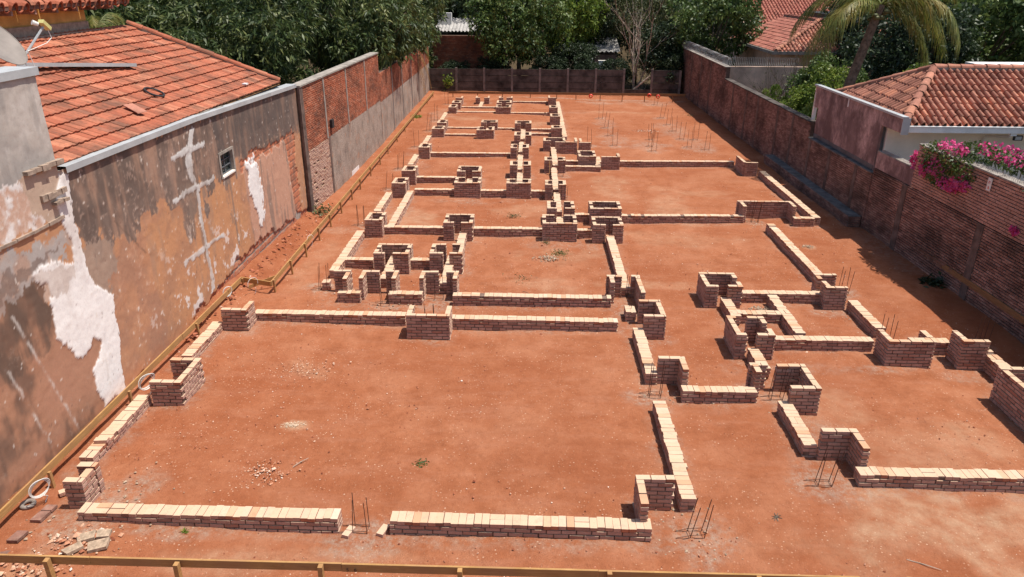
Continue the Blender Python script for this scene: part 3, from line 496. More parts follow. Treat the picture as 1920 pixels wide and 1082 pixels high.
for x, y, rx, ry, a in [(6.6, 8.9, 1.6, 1.0, .9), (8.4, 9.2, 1.3, .7, .7), (5.0, 8.5, 1.2, .6, .35), (-4.33, 11.5, .35, .16, 1.2), (-4.7, 13.5, .8, .45, .5), (0.6, 18.4, 1.2, .7, .5), (4.5, 22.5, 2, .8, .35), (8.75, 21.9, .3, .25, 1.0), (5.2, 26.0, .8, 2.6, .5), (6.8, 28, 1.5, .6, .4), (0, 25.5, 1.5, .8, .45),
    (-4.1, 24.2, 1.0, 1.1, .7), (-6.2, 20.5, .5, 3, .35), (5.6, 12.6, 1, 1.2, .4), (8.3, 11.6, .7, .6, .6), (7.0, 11.0, 1.4, .8, .35), (3.4, 29.0, .8, 2.5, .5), (-6.9, 7.6, 1.0, .5, .8), (-4.5, 8.0, 1.2, .3, .6), (-2.8, 8.2, 2.0, .2, .4), (-3.5, 43, 1.2, .8, .5), (0.2, 41.5, .8, 1.0, .5), (5.5, 46.5, 2.5, .4, .5), (3.9, 18.6, .8, .4, .5), (1.2, 20.8, 1.2, .7, .5)]: blot(pal, x, y, rx, ry, a)
for x, y, rx, ry, a in [(-3.0, 44, 1.8, 1.0, .5), (-4, 31, 1.5, 1.5, .35), (-4.6, 34, 1.5, 1.2, .4), (6, 40, 2, 2, .25), (-6.2, 42, .7, 8, .7), (11.0, 40, .5, 9, .9), (11.1, 20, .5, 6, .9), (10.9, 50, .5, 4, .9), (-1, 49.6, 5, .6, .8), (-1, 52.8, 7, .8, .9), (-7.5, 20, .4, 4, .7), (-7.5, 10.5, .5, 3, .6), (-5, 7.2, 4, .5, .6), (1.0, 10.5, 2.0, .8, .3), (9.2, 19, .8, 3, .35)]: blot(dam_shade, x, y, rx, ry, a)  # strips along the right wall also put its shade into the damp soil colour
for tall, label, rects in MASONRY:          # crumbs and mortar dust trodden along the feet of the walls
    for r_ in rects:
        if tall: a0, a1, b0, b1 = r_
        else: a0, a1 = min(r_[0], r_[2])-.12, max(r_[0], r_[2])+.12; b0, b1 = min(r_[1], r_[3])-.12, max(r_[1], r_[3])+.12
        dd = np.hypot(np.maximum(np.maximum(a0-GX, GX-a1), 0), np.maximum(np.maximum(b0-GY, GY-b1), 0)); np.maximum(cem, .55*vsm(.30, .02, dd+.22*wob), out=cem)
nx, ny = len(xs), len(ys)
me = bpy.data.meshes.new('ground')
co = np.stack([GX, GY, GZ], -1).reshape(-1, 3).astype(np.float32)
idx = np.arange(nx*ny).reshape(ny, nx)
q = np.stack([idx[:-1, :-1], idx[:-1, 1:], idx[1:, 1:], idx[1:, :-1]], -1).reshape(-1, 4).astype(np.int32)
def np_mesh(me, co, q):
    me.vertices.add(len(co)); me.vertices.foreach_set('co', co.ravel())
    me.loops.add(q.size); me.loops.foreach_set('vertex_index', q.ravel())
    me.polygons.add(len(q)); me.polygons.foreach_set('loop_start', (np.arange(len(q))*q.shape[1]).astype(np.int32))
    me.update(calc_edges=True); me.validate()
np_mesh(me, co, q)
for nm, A in (('cement', cem), ('pale', pal), ('damp_shade', dam_shade), ('litter', lit)):
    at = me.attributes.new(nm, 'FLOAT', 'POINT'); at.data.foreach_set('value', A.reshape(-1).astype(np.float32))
me.polygons.foreach_set('use_smooth', [True]*len(me.polygons)); me.materials.append(M['earth'])
tag(put('ground', me), kind='structure')

# ---------------------------------------------------------------- brick footings
CH = 0.076
def brick(mb, c, L, W, H_, d, n_, m=0):
    a = rng.gauss(0, 0.010); t = rng.gauss(0, 0.008)
    X = Vector((d[0]*math.cos(a)-d[1]*math.sin(a), d[0]*math.sin(a)+d[1]*math.cos(a), t)).normalized()
    Y = Vector((-X.y, X.x, 0)).normalized(); Z = X.cross(Y)
    mb.box((c[0]+rng.gauss(0, .0025), c[1]+rng.gauss(0, .0025), c[2]+rng.gauss(0, .002)), (L/2*rng.uniform(.97, 1.01), W/2*rng.uniform(.965, 1.02), H_/2*rng.uniform(.95, 1.03)), (X, Y, Z), m)
def leafrow(mb, ax, ay, d, n_, off, L, z, W, phase, blen=0.235):
    p = -phase*blen
    while p < L-0.02:
        a = max(0.0, p+0.008); b = min(L, p+blen-0.008)
        if b-a > 0.03:
            s_ = (a+b)/2; brick(mb, (ax+d[0]*s_+n_[0]*off, ay+d[1]*s_+n_[1]*off, z), b-a, W, CH-0.019, d, n_)
        p += blen
def arm(body, top, ax, ay, bx, by, t, zt, tall):
    dx, dy = bx-ax, by-ay; L = math.hypot(dx, dy)
    if L < 0.04: return
    d = (dx/L, dy/L); n_ = (-d[1], d[0])
    zb = min(gz(ax, ay), gz(bx, by), gz((ax+bx)/2, (ay+by)/2))-0.09
    nc = max(1, int(math.ceil((zt-zb)/CH)))
    ph0 = rng.random()
    for i in range(nc):
        z = zt-CH*(i+0.5)+0.004
        mb = top if i == 0 else body
        if tall:
            leafrow(mb, ax, ay, d, n_, 0, L, z, t-0.004, 0.5*(i % 2)+0.02)
        elif i == 0:
            k = max(1, round(L/0.114)); st = L/k
            j = 0
            while j < k:
                s_ = (j+0.5)*st
                if rng.random() < 0.04 and j < k-1:      # a pair of stretchers lying the other way
                    for o_ in (-t/4, t/4): brick(mb, (ax+d[0]*(j+1)*st+n_[0]*o_, ay+d[1]*(j+1)*st+n_[1]*o_, z), 2*st-0.010, t/2-0.008, CH-0.016, d, n_)
                    j += 2; continue
                if rng.random() > 0.008:
                    brick(mb, (ax+d[0]*s_+n_[0]*rng.gauss(0, .007), ay+d[1]*s_+n_[1]*rng.gauss(0, .007), z+rng.gauss(0, .0015)), st-0.0045, t*rng.uniform(.95, 1.03), CH-0.016, d, n_)
                j += 1
        else:
            nl = max(2, round(t/0.12)); lw = t/nl
            for q_ in range(nl):
                leafrow(mb, ax, ay, d, n_, -t/2+lw*(q_+0.5), L, z, lw-0.006+rng.uniform(-.006, .008), ph0+0.5*(i % 2)+0.23*q_, 0.225 if i % 3 else 0.165)
    m = ((ax+bx)/2, (ay+by)/2); X = Vector((d[0], d[1], 0)); Y = Vector((n_[0], n_[1], 0)); Z = Vector((0, 0, 1))
    body.box((m[0], m[1], (zt-0.016+zb)/2), (L/2-0.018, t/2-0.022, (zt-0.016-zb)/2), (X, Y, Z), 1)
def recenter(o):
    me = o.data; n_ = len(me.vertices); a = np.empty(n_*3, np.float32); me.vertices.foreach_get('co', a); a = a.reshape(-1, 3)
    b = Vector((float((a[:, 0].min()+a[:, 0].max())/2), float((a[:, 1].min()+a[:, 1].max())/2), float(a[:, 2].min())))
    me.transform(Matrix.Translation(-b)); o.location = b
    return b
def kid(mb, name, mats, parent, smooth=False):
    """a part given in world coordinates under a thing that stands unrotated"""
    o = mb.build(name, mats, parent, smooth); o.location = -parent.location; return o
for tall, label, rects in MASONRY:
    body, top = MB(), MB()
    for r_ in rects:
        if tall:
            x0, x1, y0, y1 = r_
            if x1-x0 >= y1-y0: arm(body, top, x0, (y0+y1)/2, x1, (y0+y1)/2, y1-y0, 0.61, True)
            else: arm(body, top, (x0+x1)/2, y0, (x0+x1)/2, y1, x1-x0, 0.61, True)
        else: arm(body, top, *r_, 0.27, False)
    o = body.build('brick_pier' if tall else 'low_brick_wall', ['brick_face', 'joint'])
    tag(o, label, 'brick pier' if tall else 'low wall', 'hollow brick piers around the columns' if tall else 'low brick footing walls')
    recenter(o); kid(top, 'top_course', 'brick_top', o)
# loose bricks
for (x, y, z, rz, lab) in [(-2.63, 8.66, gz(-2.6, 8.7), 1.25, 'loose pale brick on the ground left of the rusty bars at the front gap'),
                           (-2.12, 8.70, gz(-2.1, 8.7), 1.25, 'loose pale brick on the ground right of the rusty bars at the front gap'),
                           (-7.33, 10.50, 0.272, 0.1, 'single loose brick lying across the top of the front left low wall'),
                           (-7.30, 9.35, gz(-7.3, 9.35), 0.7, 'loose brick lying on the earth left of the front left corner pier')]:
    mb = MB(); mb.box((0, 0, 0.03), (0.11, 0.054, 0.03)); bv = mb.build('loose_brick', 'brick_top'); bv.location = (x, y, z); bv.rotation_euler.z = rz
    tag(bv, lab, 'brick', 'loose bricks')

# ---------------------------------------------------------------- starter bars (rebar cages)
barm = MB(); barm.tube([(0, 0, -0.1), (0, 0, 0.74)], 0.0065, 6); BARM = barm.mesh('bar', 'steel_bar')
stm = MB()
for z in (0.05,):
    p = [(-.11, -.075, z), (.11, -.075, z), (.11, .075, z), (-.11, .075, z), (-.11, -.075, z)]
    for a, b in zip(p[:-1], p[1:]): stm.tube([a, b], 0.005, 5)
stm.tube([(-.11, -.075, .05), (-.33, -.08, .02)], 0.005, 5); stm.tube([(-.11, .075, .05), (-.30, .07, .02)], 0.005, 5)
STM = stm.mesh('stirrup', 'steel_bar')
RB = ['in the gap of the front low wall, bars crossing', 'on the earth right of the front right corner pier', 'left of the L pier at the lower right, tall and leaning', 'in the gap by the short thick low wall, left end',
 'in the gap by the short thick low wall, right end', 'on the earth left of the five small piers', 'in front of the second and third small piers', 'inside the U-shaped pier behind the front room', 'in the passage behind the C-shaped pier', 'in the passage beside the small brick block',
 'behind the stepped pier on the right', 'behind the long front face pier on the right', 'in the wall shade at the right edge', 'inside the long U-shaped pier on the right', 'inside the hollow pier left of the centre room', 'inside the closed rectangular pier',
 'left of the left row pier that ends the cluster wall', 'left of the nearer box of the left row pair', 'left of the farther box of the left row pair', 'left of the single left row box', 'left of the pale grey left box', 'left of the pale far left box', 'left of the three far corner boxes',
 'farthest of the left line on the open far plot', 'second farthest of the left line on the open far plot', 'second nearest of the left line on the open far plot', 'nearest of the left line on the open far plot',
 'close to the far fence rail on the right', 'at the far end of the right line on the far plot', 'second from the fence in the right line, far plot', 'third from the fence in the right line, far plot', 'fourth from the fence in the right line, far plot', 'nearest of the right line on the open far plot',
 'farther of two beside the right wall shade on the far plot', 'nearer of two beside the right wall shade on the far plot', 'farthest of the middle three on the open far plot', 'second of the middle three on the open far plot', 'nearest of the middle three on the open far plot', 'beside the small L pier of the back bay',
 'in the leaning plank pier', 'beside the split corridor pier', 'inside the wide centre pier', 'in front of the fourth small pier', 'inside the square hollow pier left', 'inside the front gap pier at the long centre wall']
for (x, y, k), where in zip(REBAR_AT, RB):
    near = y < 20
    t = thing('rebar_cage', 'rusty steel starter bars '+where, 'rebar', (x, y, gz(x, y)), 'rusty column starter bars', rng.uniform(-.12, .12))
    lx, ly = rng.uniform(-.05, .10), rng.uniform(-.04, .04)
    if y < 12: lx = 0.14 if x > 0 else 0.0
    spots = {4: [(-.11, -.075), (.11, -.075), (.11, .075), (-.11, .075)], 3: [(-.11, 0), (.05, .05), (.11, -.05)], 2: [(-.11, 0), (.11, 0)]}[k]
    for px, py in spots:
        b = put('bar', BARM, t); b.location = (px, py, 0); s_ = rng.uniform(.86, 1.04)*(.82 if y < 9.5 else 1.0 if y < 34 else 1.3); b.scale = (1, 1, s_)
        if y > 20: b.scale = (1.15, 1.15, s_)
        b.rotation_euler = (ly+rng.uniform(-.05, .05), lx+rng.uniform(-.05, .05), 0)
    put('stirrup', STM, t)

# ---------------------------------------------------------------- batter boards of timber
def rail(name, label, pts, zt, wd, ht, stakes, sz=0.055, mat='timber', zb=-0.1):
    t = thing(name, label, 'batter board', (pts[0][0], pts[0][1], 0), 'timber batter boards round the site')
    for k, ((x0, y0), (x1, y1)) in enumerate(zip(pts[:-1], pts[1:])):
        mb = MB(); L = math.hypot(x1-x0, y1-y0); nseg = max(1, round(L/3.2))
        for i in range(nseg):
            a, b = i/nseg, (i+1)/nseg; z0 = zt[k][0]+(zt[k][1]-zt[k][0])*a+rng.uniform(-.006, .006); z1 = zt[k][0]+(zt[k][1]-zt[k][0])*b+rng.uniform(-.006, .006)
            u = (x1-x0)/L; v = (y1-y0)/L; off = 0.004*(i % 2); g_ = 0.003
            mb.beam((x0+(x1-x0)*a+u*g_-v*off, y0+(y1-y0)*a+v*g_+u*off, z0-ht/2), (x0+(x1-x0)*b-u*g_-v*off, y0+(y1-y0)*b-v*g_+u*off, z1-ht/2), wd, ht)
        kid(mb, 'board', mat, t)
    for (x, y, z1) in stakes:
        mb = MB(); mb.beam((x+rng.uniform(-.02, .02), y+rng.uniform(-.02, .02), gz(x, y)+zb), (x, y, z1), sz, sz*.8); kid(mb, 'stake', mat, t)
    return t
fx = [-7.0, -6.20, -4.50, -2.62, -0.82, 1.1, 3.0, 4.9, 6.6]
r0 = rail('batter_board', 'yellow timber rail on stakes crossing the whole bottom edge of the view', [(-9.0, 7.36), (7.6, 7.26)], [(0.70, 0.70)], 0.03, 0.125, [(x, 7.258, 0.70+(.015 if i % 2 else -.004)) for i, x in enumerate(fx)], 0.075)
rail('batter_board', 'timber rail along the foot of the left walls with a jog in the middle', [(-7.78, 7.6), (-7.55, 17.75), (-6.66, 17.45), (-6.70, 52.0)], [(0.40, 0.42), (0.42, 0.42), (0.42, 0.46)], 0.03, 0.13,
     [(-7.62, 9.5, .38), (-7.60, 12, .38), (-7.58, 15, .38), (-7.50, 17.7, .40), (-6.62, 17.55, .43)]+[(-6.62, y, .42) for y in (19.0, 20.4, 21.9, 23.3, 24.8, 26.5, 28, 30, 32, 34, 36.5, 39, 42, 45, 48, 51)])
br_ = MB(); br_.beam((-7.3, 17.52, .22), (-6.68, 17.95, .36), .02, .09); brc = br_.build('timber_brace', 'timber'); recenter(brc); tag(brc, 'short timber board bracing the corner where the left rail jogs out', 'board')
rail('batter_board', 'weathered timber rail low in front of the far grey fence', [(-5.6, 51.3), (10.5, 51.15)], [(0.57, 0.53)], 0.03, 0.15, [(x, 51.34-.009*(x+5.6), .54-.002*(x+5.6)) for x in (-5.3, -3.6, -1.9, 0.0, 1.8, 3.1, 4.75, 6.25, 7.75, 9.65)], 0.06, 'timber_old')
rail('batter_board', 'brown timber rail in shade along the right brick wall', [(11.26, 30.5), (11.45, 12.0)], [(0.52, 0.60)], 0.03, 0.15, [(11.38, y, .5) for y in (30, 27, 24, 21.5)], 0.05, 'timber_old')
# pencilled figures on the front rail
for ch, x in (('5', -2.30), ('6', -2.20)):
    cu = bpy.data.curves.new('figure', 'FONT'); cu.body = ch; cu.size = 0.075; cu.extrude = 0.001
    tmp = bpy.data.objects.new('figure', cu); S.collection.objects.link(tmp)
    dg = bpy.context.evaluated_depsgraph_get(); mm = bpy.data.meshes.new_from_object(tmp.evaluated_get(dg)); bpy.data.objects.remove(tmp)
    mm.materials.clear(); mm.materials.append(M['black_rubber']); fo = put('figure', mm, r0)
    fo.location = Vector((x, 7.289, 0.60))-r0.location; fo.rotation_euler = (R(90), 0, 0)

# ---------------------------------------------------------------- left stained plaster wall (stain and patch outlines traced from image pixels)
def inpoly(P, Yv, Zv):
    ins = np.zeros(Yv.shape, bool); n_ = len(P)
    for i in range(n_):
        y0, z0 = P[i]; y1, z1 = P[(i+1) % n_]
        c_ = ((z0 > Zv) != (z1 > Zv)) & (Yv < (y1-y0)*(Zv-z0)/(z1-z0+1e-12)+y0); ins ^= c_
    return ins
def vnoise(U, V, sc, seed, octv=4, sy=1.0):
    r_ = np.random.default_rng(seed); g = np.zeros_like(U); amp = 1.0
    for o_ in range(octv):
        u = U/sc+17.3*o_+50; v = V/(sc*sy)+9.1*o_+50; ui = np.floor(u).astype(int); vi = np.floor(v).astype(int); fu = u-ui; fv = v-vi
        fu = fu*fu*(3-2*fu); fv = fv*fv*(3-2*fv); T = r_.random((1400, 1400)); a = T[vi % 1400, ui % 1400]; b = T[vi % 1400, (ui+1) % 1400]; c_ = T[(vi+1) % 1400, ui % 1400]; d = T[(vi+1) % 1400, (ui+1) % 1400]
        g += ((a*(1-fu)+b*fu)*(1-fv)+(c_*(1-fu)+d*fu)*fv-0.5)*amp; amp *= 0.6; sc *= 0.5
    return g
WX = -7.9
yy = np.concatenate([np.arange(6.0, 9.0, .06), np.arange(9.0, 25.12, 0.03)]); zz = np.arange(-0.3, 6.35, 0.03)
WY, WZ = np.meshgrid(yy, zz)
n1 = vnoise(WY, WZ, 0.35, 1, 5); n2 = vnoise(WY, WZ, 1.2, 2, 5); nd = vnoise(WY, WZ, 0.22, 3, 4, 7.0); n3 = vnoise(WY, WZ, 0.10, 4, 4)
PY, PZ = WY+0.26*n1+0.05*n3, WZ+0.26*np.roll(n1, 37, 1)+0.05*np.roll(n3, 11, 0)
col = np.zeros(WY.shape+(3,)); hgt = np.zeros_like(WY)
def blend(mask, c_):
    m_ = np.clip(mask, 0, 1)[..., None]; col[:] = col*(1-m_)+np.array(c_)*m_
def st(a, b, x): return vsm(a, b, x)
OR, BRN, DK, WH, GR, PK = (0.50, 0.255, 0.135), (0.40, 0.235, 0.16), (0.13, 0.095, 0.08), (0.86, 0.82, 0.78), (0.62, 0.58, 0.54), (0.52, 0.33, 0.25)
col[:] = np.array((0.50, 0.255, 0.145))
blend(st(-.1, .45, n2)*.7, OR); blend(st(.0, .5, -n2)*.6, (0.40, 0.21, 0.14))
blend(inpoly([(14.3, -.3), (14.2, 2.8), (15.2, 3.2), (16.4, 2.6), (18.4, 2.8), (19.3, 2.6), (19.6, -.3)], PY, PZ)*.55, (0.55, 0.275, 0.135))
# dark grey mould over the upper part, running down in tongues
up = inpoly([(12.0, 4.9), (25.2, 4.9), (25.2, 2.75), (20.3, 2.85), (18.2, 2.75), (17.2, 2.6), (16.9, 3.1), (16.2, 1.9), (15.5, 3.3), (14.4, 3.2), (13.6, 3.0), (12.0, 3.2)], WY+.5*n1, WZ+.55*n1+.35*nd)
blend(up*(0.66+.3*st(-.5, .5, nd)), (0.285, 0.205, 0.165)); blend(up*st(-.55, .6, nd+.8*n2+.25*n1)*.9, DK)
blend(up*st(.34, .52, n3+.35*nd)*.33, (0.62, 0.43, 0.33))
blend(inpoly([(18.2, 5), (25.2, 5), (25.2, 2.85), (19.8, 3.1), (18.4, 3.4)], PY, PZ)*(.5+.4*st(-.5, .5, nd+.5*n2)), (0.12, 0.095, 0.085))
blend(inpoly([(18.3, 3.0), (19.2, 3.0), (19.0, 1.2), (18.8, .7), (18.6, 1.6)], PY, PZ)*st(-.4, .2, nd)*.8, (0.22, 0.17, 0.14))
blend(inpoly([(16.2, 3.4), (17.2, 3.4), (16.9, 1.6), (16.4, 1.0)], PY, PZ)*st(-.4, .2, nd)*.7, (0.24, 0.17, 0.13))
blend(st(.12, .55, -n2-.5*n1)*(WZ < 3.2)*.45, (0.36, 0.20, 0.13)); blend(st(.25, .6, n3+.4*n1)*(WZ < 3.2)*.3, (0.66, 0.40, 0.25))
# far strip of paler plaster with long runs, missing plaster band above it
rp = inpoly([(19.7, 3.0), (24.1, 2.85), (24.3, -.3), (19.0, -.3), (19.9, .8)], PY, PZ)
blend(rp*.85, (0.54, 0.31, 0.22)); blend(rp*st(-.05, .35, nd)*.75, (0.27, 0.19, 0.15))
bb = inpoly([(19.5, 3.06), (23.9, 2.98), (23.8, 2.78), (19.6, 2.86)], PY, PZ) | inpoly([(23.5, 3.0), (24.4, 3.0), (24.4, -.3), (24.0, -.3), (23.7, 1.2)], PY, PZ)
rowz = np.floor(WZ/0.07); bj = ((WZ % 0.07) < 0.014) | (((WY+0.11*(rowz % 2)) % 0.22) < 0.016)
blend(bb, (0.52, 0.19, 0.105)); blend(bb & bj, (0.24, 0.14, 0.10)); blend(bb*st(.1, .4, n1)*.6, (0.2, .12, .09)); hgt -= 0.02*bb+.012*(bb & bj)
# near dark lower zone and plaster of the near end
nl = inpoly([(5.9, 3.4), (10.9, 3.15), (11.0, 2.2), (11.6, 1.4), (12.3, 1.0), (12.5, -.4), (5.9, -.4)], PY, PZ)
blend(nl*.7, (0.38, 0.20, 0.13)); blend(nl*st(-.1, .3, n2+.3*nd)*.8, (0.16, 0.10, 0.075)); blend(inpoly([(5.9, 3.2), (10.6, 3.1), (11.0, 2.6), (10.6, 2.0), (5.9, 1.9)], PY, PZ)*st(-.4, .3, nd+.5*n1)*.75, (0.13, 0.09, 0.07)); blend(nl*st(.02, .35, -n2+.3*n1)*.6, (0.46, 0.24, 0.155))
blend(inpoly([(11.9, 3.3), (12.95, 3.2), (12.9, 2.5), (12.3, 2.1), (12.0, 2.6)], PY, PZ)*.9, (0.36, 0.26, 0.20))
blend(inpoly([(5.9, 3.95), (9.9, 3.85), (10.8, 3.7), (11.9, 3.75), (11.7, 3.3), (10.6, 3.1), (9.0, 3.05), (5.9, 3.1)], PY, PZ)*(.5+.5*st(-.3, .3, n1)), (0.42, 0.37, 0.34))
blend(inpoly([(5.9, 3.5), (11.6, 3.5), (10.4, 3.2), (5.9, 3.25)], PY, PZ)*.7, (0.20, 0.14, 0.115))
# grey tall block above: grey at the top, pink and white below it
ub = inpoly([(5.9, 6.4), (11.95, 6.4), (11.95, 4.86), (10.9, 4.7), (5.9, 4.6)], WY, WZ)
blend(ub*1.0, (0.47, 0.41, 0.36)); blend(ub*st(-.1, .4, n2)*.8, (0.34, 0.31, 0.285)); blend(ub*st(-.1, .4, -n1)*.6, (0.58, 0.52, 0.47)); blend(ub*st(.15, .4, nd)*.4, (0.28, 0.25, 0.23))
pw = inpoly([(5.9, 4.75), (11.0, 4.8), (11.2, 4.3), (11.75, 4.0), (11.3, 3.95), (5.9, 3.85)], PY, PZ)
blend(pw, (0.56, 0.36, 0.27)); blend(pw*st(-.12, .18, n1), (0.76, 0.70, 0.66)); blend(pw*st(.05, .3, n3)*.5, (0.66, .52, .43))
blend(inpoly([(11.0, 4.86), (12.1, 4.86), (12.05, 4.0), (11.4, 3.95), (11.0, 4.3)], PY, PZ), (0.50, 0.36, 0.27))
# fresh white cement patches
W1 = inpoly([(10.66, 3.30), (11.04, 3.35), (11.78, 3.12), (11.74, 3.81), (11.72, 4.35), (11.86, 4.6), (12.12, 4.62), (12.1, 4.1), (12.02, 3.79), (12.05, 3.28), (12.2, 2.42), (12.66, 2.2), (12.62, 1.84), (12.5, 1.07), (12.31, 0.05), (11.62, 0.30), (11.5, 1.06), (11.78, 1.2), (11.95, 1.5), (11.75, 1.62), (11.5, 1.48), (11.28, 1.42), (11.06, 1.71), (10.85, 2.33), (11.01, 2.93), (10.72, 3.05)], WY+.13*n1+.025*n3, WZ+.17*np.roll(n1, 37, 1)+.025*np.roll(n3, 9, 0))
blend(W1*1.0, WH); blend(W1*st(.0, .5, n2+.4*nd)*.6, (0.62, 0.54, 0.49)); blend(W1*st(.1, .6, nd-.5*n2)*.4, (0.70, 0.66, 0.64)); hgt += 0.015*W1
blend(inpoly([(10.6, 3.25), (11.7, 3.1), (11.6, 2.75), (10.95, 2.8)], PY, PZ)*.6, (0.55, 0.44, 0.37))
W2 = inpoly([(20.0, 2.92), (20.83, 2.89), (20.87, 1.2), (20.55, .72), (20.25, 1.6), (19.99, 2.3)], PY, PZ)
blend(W2*.95, (0.82, 0.79, 0.76)); hgt += .02*W2
for P in ([(16.46, 3.80), (16.98, 4.46), (17.20, 4.42), (16.86, 3.9), (16.74, 3.4), (16.90, 2.95), (16.84, 1.64), (16.92, .42), (16.70, .45), (16.72, 1.6), (16.72, 2.9), (16.56, 3.4)], [(15.80, 4.04), (16.53, 4.11), (17.62, 4.03), (17.62, 3.91), (16.6, 3.94), (15.8, 3.93)], [(15.6, 3.17), (17.8, 3.07), (17.82, 2.95), (15.6, 3.05)], [(15.55, 1.66), (17.95, 1.61), (17.95, 1.50), (15.6, 1.54)]):
    k = inpoly(P, WY+.13*n1+.03*n3, WZ+.09*n1+.03*n3); blend(k*(.75+.25*st(-.3, .3, n1)), (0.60, 0.575, 0.545)); hgt += .008*k
# salts and peeling near the foot, scuffs, cracks, brick courses laid bare at the bottom
blend(((n1+.55*n3) > 0.50-.30*st(2.4, .4, WZ)*st(13, 17, WY))*st(3.0, .5, WZ)*st(12.5, 15.5, WY)*.8*(WY < 19.6), (0.78, 0.74, 0.70))
blend((n3 > .62)*(WZ < 4.6)*.7, (0.74, 0.66, 0.58)); blend((n3 < -.66)*.6, (0.2, .12, .09))
for k, (y0, z0, y1, z1) in enumerate([(10.0, 2.9, 10.85, .2), (12.0, 1.6, 11.9, .6), (13.2, 3.4, 14.1, 2.4), (9.6, 2.2, 10.1, .4)]):
    t_ = np.clip((WZ-z0)/(z1-z0), 0, 1); d_ = np.abs(WY-(y0+(y1-y0)*t_)-.03*n1-.02*n3); ok = (WZ < max(z0, z1)) & (WZ > min(z0, z1)); blend(ok*st(.045, .01, d_)*st(-.35, .25, n1+.5*n3)*.55, (0.72, 0.66, 0.60) if k != 2 else (.12, .08, .06))
foot = (WZ < 0.12+.24*n1+.9*st(14.0, 20.0, WY)*st(26, 19, WY)*.55) & (WY > 12.8)
blend(foot, (0.42, 0.15, 0.085)); blend(foot & bj, (0.20, 0.10, 0.07)); blend(foot*st(.0, .35, n1+.3*n3)*.6, (0.52, .27, .17)); hgt -= .04*foot+.03*(foot & bj)
blend(st(.05, .6, nd+.5*n2)*(WZ < 3.6)*(WY > 12.6)*.38, (0.30, 0.215, 0.17))
hgt += .008*n1+.004*n3
def tz(y): return np.where(y < 11.93, 6.33, np.interp(y, [12.0, 17.0, 25.2], [4.69, 4.64, 4.36]))
topz = tz(WY)
def scale_about_cam(x, y, z):
    '''scales the pixel-traced face about the camera, onto a line closing in by 31 mm a metre'''
    k = 8.422/(7.9+.031*y); return -7.9*k+(x+7.9), y*k, 7.7*(1-k)+z*k
def wkid(mb, name, mats, parent):
    mb.v = [tuple(float(t) for t in scale_about_cam(*v)) for v in mb.v]; return kid(mb, name, mats, parent)
win = (WY > 18.34) & (WY < 19.16) & (WZ > 2.96) & (WZ < 3.50)
okv = (WZ <= topz+.001) & ~win
ids = np.arange(WY.size).reshape(WY.shape)
qd = np.stack([ids[:-1, :-1], ids[:-1, 1:], ids[1:, 1:], ids[1:, :-1]], -1); qok = okv[:-1, :-1] & okv[:-1, 1:] & okv[1:, 1:] & okv[1:, :-1]
me = bpy.data.meshes.new('render_face'); np_mesh(me, np.stack(scale_about_cam(WX+hgt, WY, WZ), -1).reshape(-1, 3).astype(np.float32), qd[qok].reshape(-1, 4).astype(np.int32))
ca = me.color_attributes.new('plaster', 'FLOAT_COLOR', 'POINT'); cc = np.ones((WY.size, 4), np.float32); cc[:, :3] = np.clip(col, 0, 1).reshape(-1, 3); ca.data.foreach_set('color', cc.ravel())
me.polygons.foreach_set('use_smooth', [True]*len(me.polygons))
n = NM('stained_plaster', 0.95, 0.06); c = n.attr('plaster', 'Color'); f_ = n.noise(22, 6, 0.8); g_ = n.noise(5, 6, .75)
c = n.mix(n.ramp(f_, [(0.32, 0.20), (0.52, 0.0)]), c, (0.18, 0.12, 0.09)); c = n.mix(n.ramp(g_, [(0.58, 0.0), (0.75, 0.22)]), c, (0.66, 0.52, 0.42)); n.color(c); n.bump(f_, 0.28, 0.010); M['stained_plaster'] = n.m
me.materials.append(M['stained_plaster'])
wall = thing('plastered_wall', 'tall stained plaster wall on the left with white cement patches and a small window', 'wall', (WX, 15.0, 0))
o = put('render_face', me, wall); o.location = -wall.location
mb = MB(); mb.bar(-8.15, -7.945, 6.0, 11.93, -.3, 6.325); mb.bar(-8.15, -7.945, 11.93, 18.33, -.3, 4.66); mb.bar(-8.15, -7.945, 19.17, 21.0, -.3, 4.54); mb.bar(-8.15, -7.945, 21.0, 25.12, -.3, 4.345); mb.bar(-8.15, -7.945, 18.33, 19.17, -.3, 2.95); mb.bar(-8.15, -7.945, 18.33, 19.17, 3.51, 4.62)
wkid(mb, 'wall_core', 'concrete', wall)
mb = MB()   # grey cement surround and steel frame of the little window
for a in ((18.26, 18.345, 2.90, 3.56), (19.155, 19.24, 2.90, 3.56)): mb.bar(-7.96, -7.876, *a[:2], *a[2:])
mb.bar(-7.96, -7.876, 18.345, 19.155, 3.495, 3.565); wf = wkid(mb, 'window', 'concrete', wall)
mb = MB(); mb.bar(-8.10, -7.865, 18.34, 19.16, 2.90, 2.945); mb.v = [tuple(scale_about_cam(*v)) for v in mb.v]; o = mb.build('sill', 'cream_paint', wf)
mb = MB()
for y in (18.36, 18.75, 19.14): mb.bar(-7.995, -7.965, y-.014, y+.014, 2.95, 3.50)
for z in (2.965, 3.13, 3.30, 3.485): mb.bar(-7.993, -7.968, 18.36, 19.14, z-.011, z+.011)
mb.v = [tuple(scale_about_cam(*v)) for v in mb.v]; mb.build('frame', 'zinc_dark', wf)
mb = MB(); mb.bar(-8.02, -8.012, 18.35, 19.15, 2.955, 3.495); mb.v = [tuple(scale_about_cam(*v)) for v in mb.v]; mb.build('pane', 'glass_dark', wf)
mb = MB()
